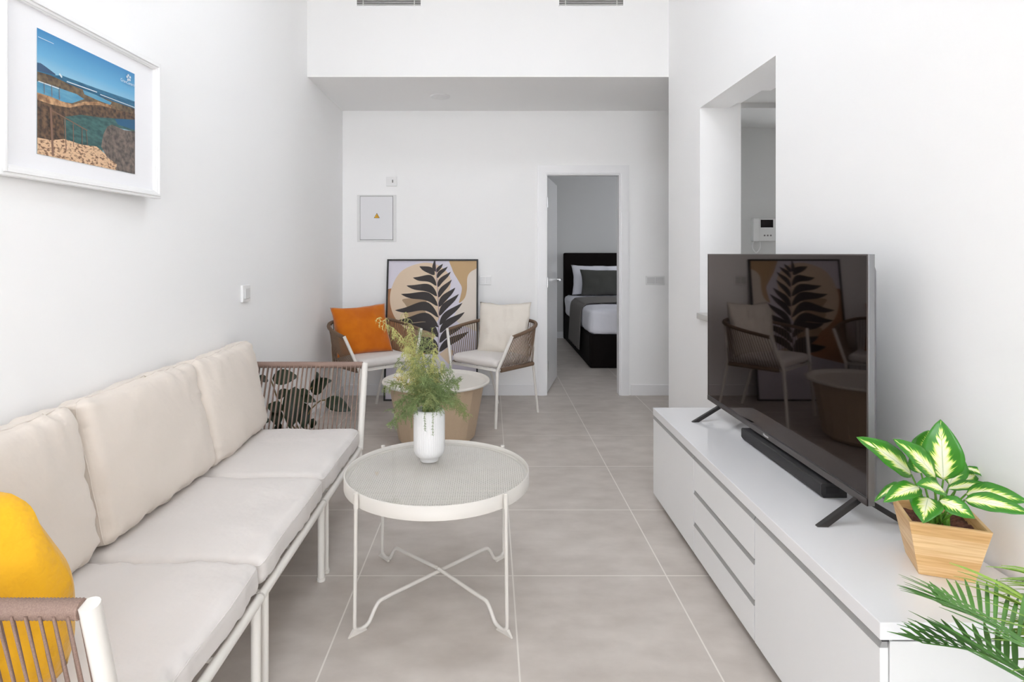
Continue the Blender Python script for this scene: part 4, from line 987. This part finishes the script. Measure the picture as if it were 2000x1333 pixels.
for b, t_, w_, bow in [((722, 285), (540, 185), 62, -0.10), ((745, 415), (465, 320), 66, -0.20), ((755, 540), (392, 415), 72, -0.16), ((765, 655), (328, 515), 78, -0.16), ((775, 790), (262, 705), 84, -0.22), ((778, 905), (290, 825), 84, -0.20), ((778, 1020), (400, 860), 84, -0.18), ((775, 1190), (480, 1010), 90, -0.14), ((775, 1215), (400, 1130), 90, -0.1),
                        ((732, 250), (718, 105), 34, 0.10), ((742, 255), (818, 155), 32, 0.05), ((752, 325), (875, 188), 38, 0.10), ((762, 432), (912, 250), 44, 0.10), ((770, 555), (925, 345), 48, 0.08), ((778, 665), (968, 440), 58, 0.08), ((783, 770), (1010, 515), 58, 0.08), ((788, 880), (1052, 620), 60, 0.08), ((790, 970), (1080, 728), 64, 0.08), ((788, 1085), (1095, 850), 66, 0.10), ((785, 1190), (1130, 955), 66, 0.08)]:
    aleaf(b, t_, w_/U*1.26, bow)
st = catmull([V(*A(*q), 0) for q in ((727, 110), (745, 300), (765, 540), (778, 800), (776, 1000), (776, 1215))], 6)
flat([(p.x-0.0022, p.y) for p in st]+[(p.x+0.0022, p.y) for p in reversed(st)], 7)
prt.build('canvas', [AM[k] for k in AML], art, local=True)

# ------------------------------------------------------------------ framed coastal photograph on the left wall
fy0, fy1, fz0, fz1 = 1.565, 2.285, 1.470, 1.985
pl = Vector((XL+0.004, fy0, fz0)); FW = 0.72; FH = fz1-fz0
rot = -math.radians(2.0)
pic = thing('framed_photo', 'white framed photograph of rocky seaside pools hanging on left wall', 'picture', pl)
pic.rotation_euler = (0, 0, math.pi/2 + rot)        # local x runs along the wall into the room, local -y faces the room
pic.location = (XL+0.004, fy0, fz0)
w = MB()
def moulding(w, a, b, y0, y1, z_in=None):
    pass
def fr(o, i, y0, y1, W_, H_):
    w.box(o, i, y0, y1, o, H_-o).box(W_-i, W_-o, y0, y1, o, H_-o).box(i, W_-i, y0, y1, o, i).box(i, W_-i, y0, y1, H_-i, H_-o)
fr(0.0, 0.030, -0.020, 0.0, FW, FH); fr(0.0, 0.009, -0.027, -0.020, FW, FH); fr(0.009, 0.018, -0.031, -0.020, FW, FH); fr(0.018, 0.026, -0.025, -0.020, FW, FH)
w.build('picture_frame', 'pframe', pic, local=True, bevel=0.001)
MB().box(0.03, FW-0.03, -0.012, -0.002, 0.03, FH-0.03).build('mat_board', 'paper', pic, local=True)
px0, px1, pz0, pz1 = 0.138, 0.580, 0.076, 0.436
# homography from the traced outline to the print's own rectangle
def homog(src, dst):
    A_ = []; b = []
    for (x, y), (u, v) in zip(src, dst):
        A_.append([x, y, 1, 0, 0, 0, -u*x, -u*y]); b.append(u)
        A_.append([0, 0, 0, x, y, 1, -v*x, -v*y]); b.append(v)
    n = 8
    for i in range(n):
        p = max(range(i, n), key=lambda k: abs(A_[k][i])); A_[i], A_[p] = A_[p], A_[i]; b[i], b[p] = b[p], b[i]
        for k in range(i+1, n):
            f = A_[k][i]/A_[i][i]
            for j in range(i, n): A_[k][j] -= f*A_[i][j]
            b[k] -= f*b[i]
    x = [0]*n
    for i in range(n-1, -1, -1): x[i] = (b[i]-sum(A_[i][j]*x[j] for j in range(i+1, n)))/A_[i][i]
    return x
Hh = homog([(207, 187), (850, 485), (853, 1137), (208, 1015)], [(0, 1), (1, 1), (1, 0), (0, 0)])
def Q(x, y):
    d = Hh[6]*x+Hh[7]*y+1; u = (Hh[0]*x+Hh[1]*y+Hh[2])/d; v = (Hh[3]*x+Hh[4]*y+Hh[5])/d
    return (px0+(px1-px0)*min(1, max(0, u)), pz0+(pz1-pz0)*min(1, max(0, v)))
def sky_print():
    m = bpy.data.materials.new('print_sky'); m.use_nodes = True; n = m.node_tree.nodes; l = m.node_tree.links; p = n['Principled BSDF']
    t = n.new('ShaderNodeTexCoord'); s = n.new('ShaderNodeSeparateXYZ'); l.new(t.outputs['Object'], s.inputs[0])
    mr = n.new('ShaderNodeMapRange'); mr.inputs[1].default_value = pz0+0.20; mr.inputs[2].default_value = pz1; l.new(s.outputs['Z'], mr.inputs[0])
    r = n.new('ShaderNodeValToRGB'); l.new(mr.outputs[0], r.inputs[0]); e = r.color_ramp.elements
    e[0].position = 0.1; e[0].color = srgb(168, 208, 222); e[1].position = 1; e[1].color = srgb(56, 134, 188)
    a = e.new(0.55); a.color = srgb(104, 172, 212)
    l.new(r.outputs[0], p.inputs['Base Color']); p.inputs['Roughness'].default_value = 0.35; return m
PM = [sky_print(), print_mat('print_sea', srgb(28, 90, 124), srgb(50, 118, 152), 30, (1, 1, 6)), print_mat('print_far_rock', srgb(74, 62, 52), srgb(128, 108, 82), 60),
      print_mat('print_pool', srgb(70, 140, 176), srgb(104, 164, 190), 14, (1, 1, 4)), print_mat('print_rock', srgb(44, 38, 36), srgb(120, 92, 68), 70), print_mat('print_green_pool', srgb(44, 78, 80), srgb(70, 112, 108), 40, (1, 1, 3)),
      print_mat('print_sand', srgb(120, 86, 66), srgb(222, 186, 150), 95, (1, 1, 2), (0.38, 0.52)), print_mat('print_grey_rock', srgb(72, 66, 64), srgb(132, 118, 108), 60), mat('print_rail', srgb(130, 100, 84), 0.4), mat('print_foam', srgb(214, 224, 228), 0.4), mat('print_mountain', srgb(52, 84, 118), 0.4),
      print_mat('print_tan_rock', srgb(130, 94, 66), srgb(206, 164, 122), 60), mat('print_blue_pool', srgb(36, 92, 128), 0.4)]
ph = MB(); lay = [-0.0125]
def fp_(pts, mi):
    lay[0] -= 0.00012; ph.add([(x, lay[0], z) for x, z in pts], [tuple(range(len(pts)))], mi)
def QL(l): return [Q(a, b) for a, b in l]
fp_([(px0, pz0), (px1, pz0), (px1, pz1), (px0, pz1)], 0)
fp_(QL([(208, 415), (232, 420), (262, 440), (330, 490), (330, 520), (208, 480)]), 10)
fp_(QL([(208, 468), (330, 498), (375, 500), (600, 580), (853, 664), (853, 760), (500, 640), (208, 540)]), 1)
fp_(QL([(208, 474), (300, 500), (345, 520), (430, 560), (510, 590), (600, 625), (720, 668), (853, 712), (853, 780), (600, 760), (380, 700), (208, 640)]), 2)
fp_(QL([(208, 538), (280, 555), (380, 590), (470, 620), (520, 652), (440, 680), (370, 672), (300, 640), (208, 615)]), 3)
fp_(QL([(510, 592), (600, 625), (700, 672), (690, 688), (600, 655), (520, 620)]), 3)
fp_(QL([(208, 612), (300, 640), (370, 668), (450, 690), (520, 668), (610, 668), (700, 690), (690, 740), (520, 760), (208, 760)]), 11)
fp_(QL([(208, 660), (300, 690), (420, 710), (520, 690), (620, 690), (720, 715), (853, 745), (853, 785), (600, 790), (430, 770), (395, 800), (395, 950), (208, 950)]), 4)
fp_(QL([(385, 770), (500, 755), (620, 770), (853, 782), (853, 860), (720, 830), (660, 900), (640, 990), (390, 950)]), 5)
fp_(QL([(720, 778), (853, 782), (853, 850), (740, 815)]), 12)
fp_(QL([(208, 908), (300, 925), (390, 915), (500, 950), (600, 960), (660, 1010), (740, 1075), (740, 1125), (208, 1015)]), 6)
fp_(QL([(670, 830), (700, 815), (780, 850), (853, 858), (853, 1137), (725, 1112), (735, 1075), (670, 1030), (630, 960), (645, 880)]), 7)
def ln(a, b, w_, mi):
    A1 = V(*Q(*a), 0); B1 = V(*Q(*b), 0); d = (B1-A1).normalized(); n_ = V(-d.y, d.x, 0)*w_/2
    fp_([((A1-n_).x, (A1-n_).y), ((B1-n_).x, (B1-n_).y), ((B1+n_).x, (B1+n_).y), ((A1+n_).x, (A1+n_).y)], mi)
for a, b, w_, mi in (((296, 712), (312, 1028), 0.0085, 8), ((292, 722), (540, 858), 0.0035, 8), ((390, 775), (399, 990), 0.004, 8), ((445, 812), (448, 966), 0.003, 8), ((503, 840), (504, 958), 0.0028, 8), ((530, 855), (540, 950), 0.002, 8), ((212, 538), (350, 586), 0.003, 9), ((250, 550), (253, 620), 0.002, 8), ((300, 565), (303, 640), 0.002, 8), ((350, 585), (353, 655), 0.0022, 8), ((400, 538), (600, 606), 0.003, 9), ((620, 620), (853, 705), 0.0025, 9), ((350, 488), (368, 512), 0.006, 9),
                     ((208, 247), (313, 293), 0.0016, 9)): ln(a, b, w_, mi)
# the printed emblem above the word
ex_, ez_ = Q(805, 510)
for k in range(5):
    a = math.radians(90+72*k+12)
    c_ = (ex_+0.0085*math.cos(a), ez_+0.0085*math.sin(a))
    fp_([(c_[0]+0.0042*math.cos(2*math.pi*j/8), c_[1]+0.0042*math.sin(2*math.pi*j/8)) for j in range(8)], 9)
    ph_a = math.radians(90+72*k-14); fp_([(ex_, ez_), (ex_+0.012*math.cos(ph_a), ez_+0.012*math.sin(ph_a)), (ex_+0.012*math.cos(ph_a+0.25), ez_+0.012*math.sin(ph_a+0.25))], 9)
ph.build('photo_print', PM, pic, local=True)
c = bpy.data.curves.new('printed_word', 'FONT'); c.body = 'GranCanaria'; c.size = 0.0155; c.align_x = 'RIGHT'; c.materials.append(PM[9])
to = bpy.data.objects.new('printed_word', c); COL.objects.link(to); to = to_mesh(to, 'printed_word'); to.parent = pic; to.location = (px1-0.004, -0.0170, Q(850, 572)[1]); to.rotation_euler = (math.pi/2, 0, 0)
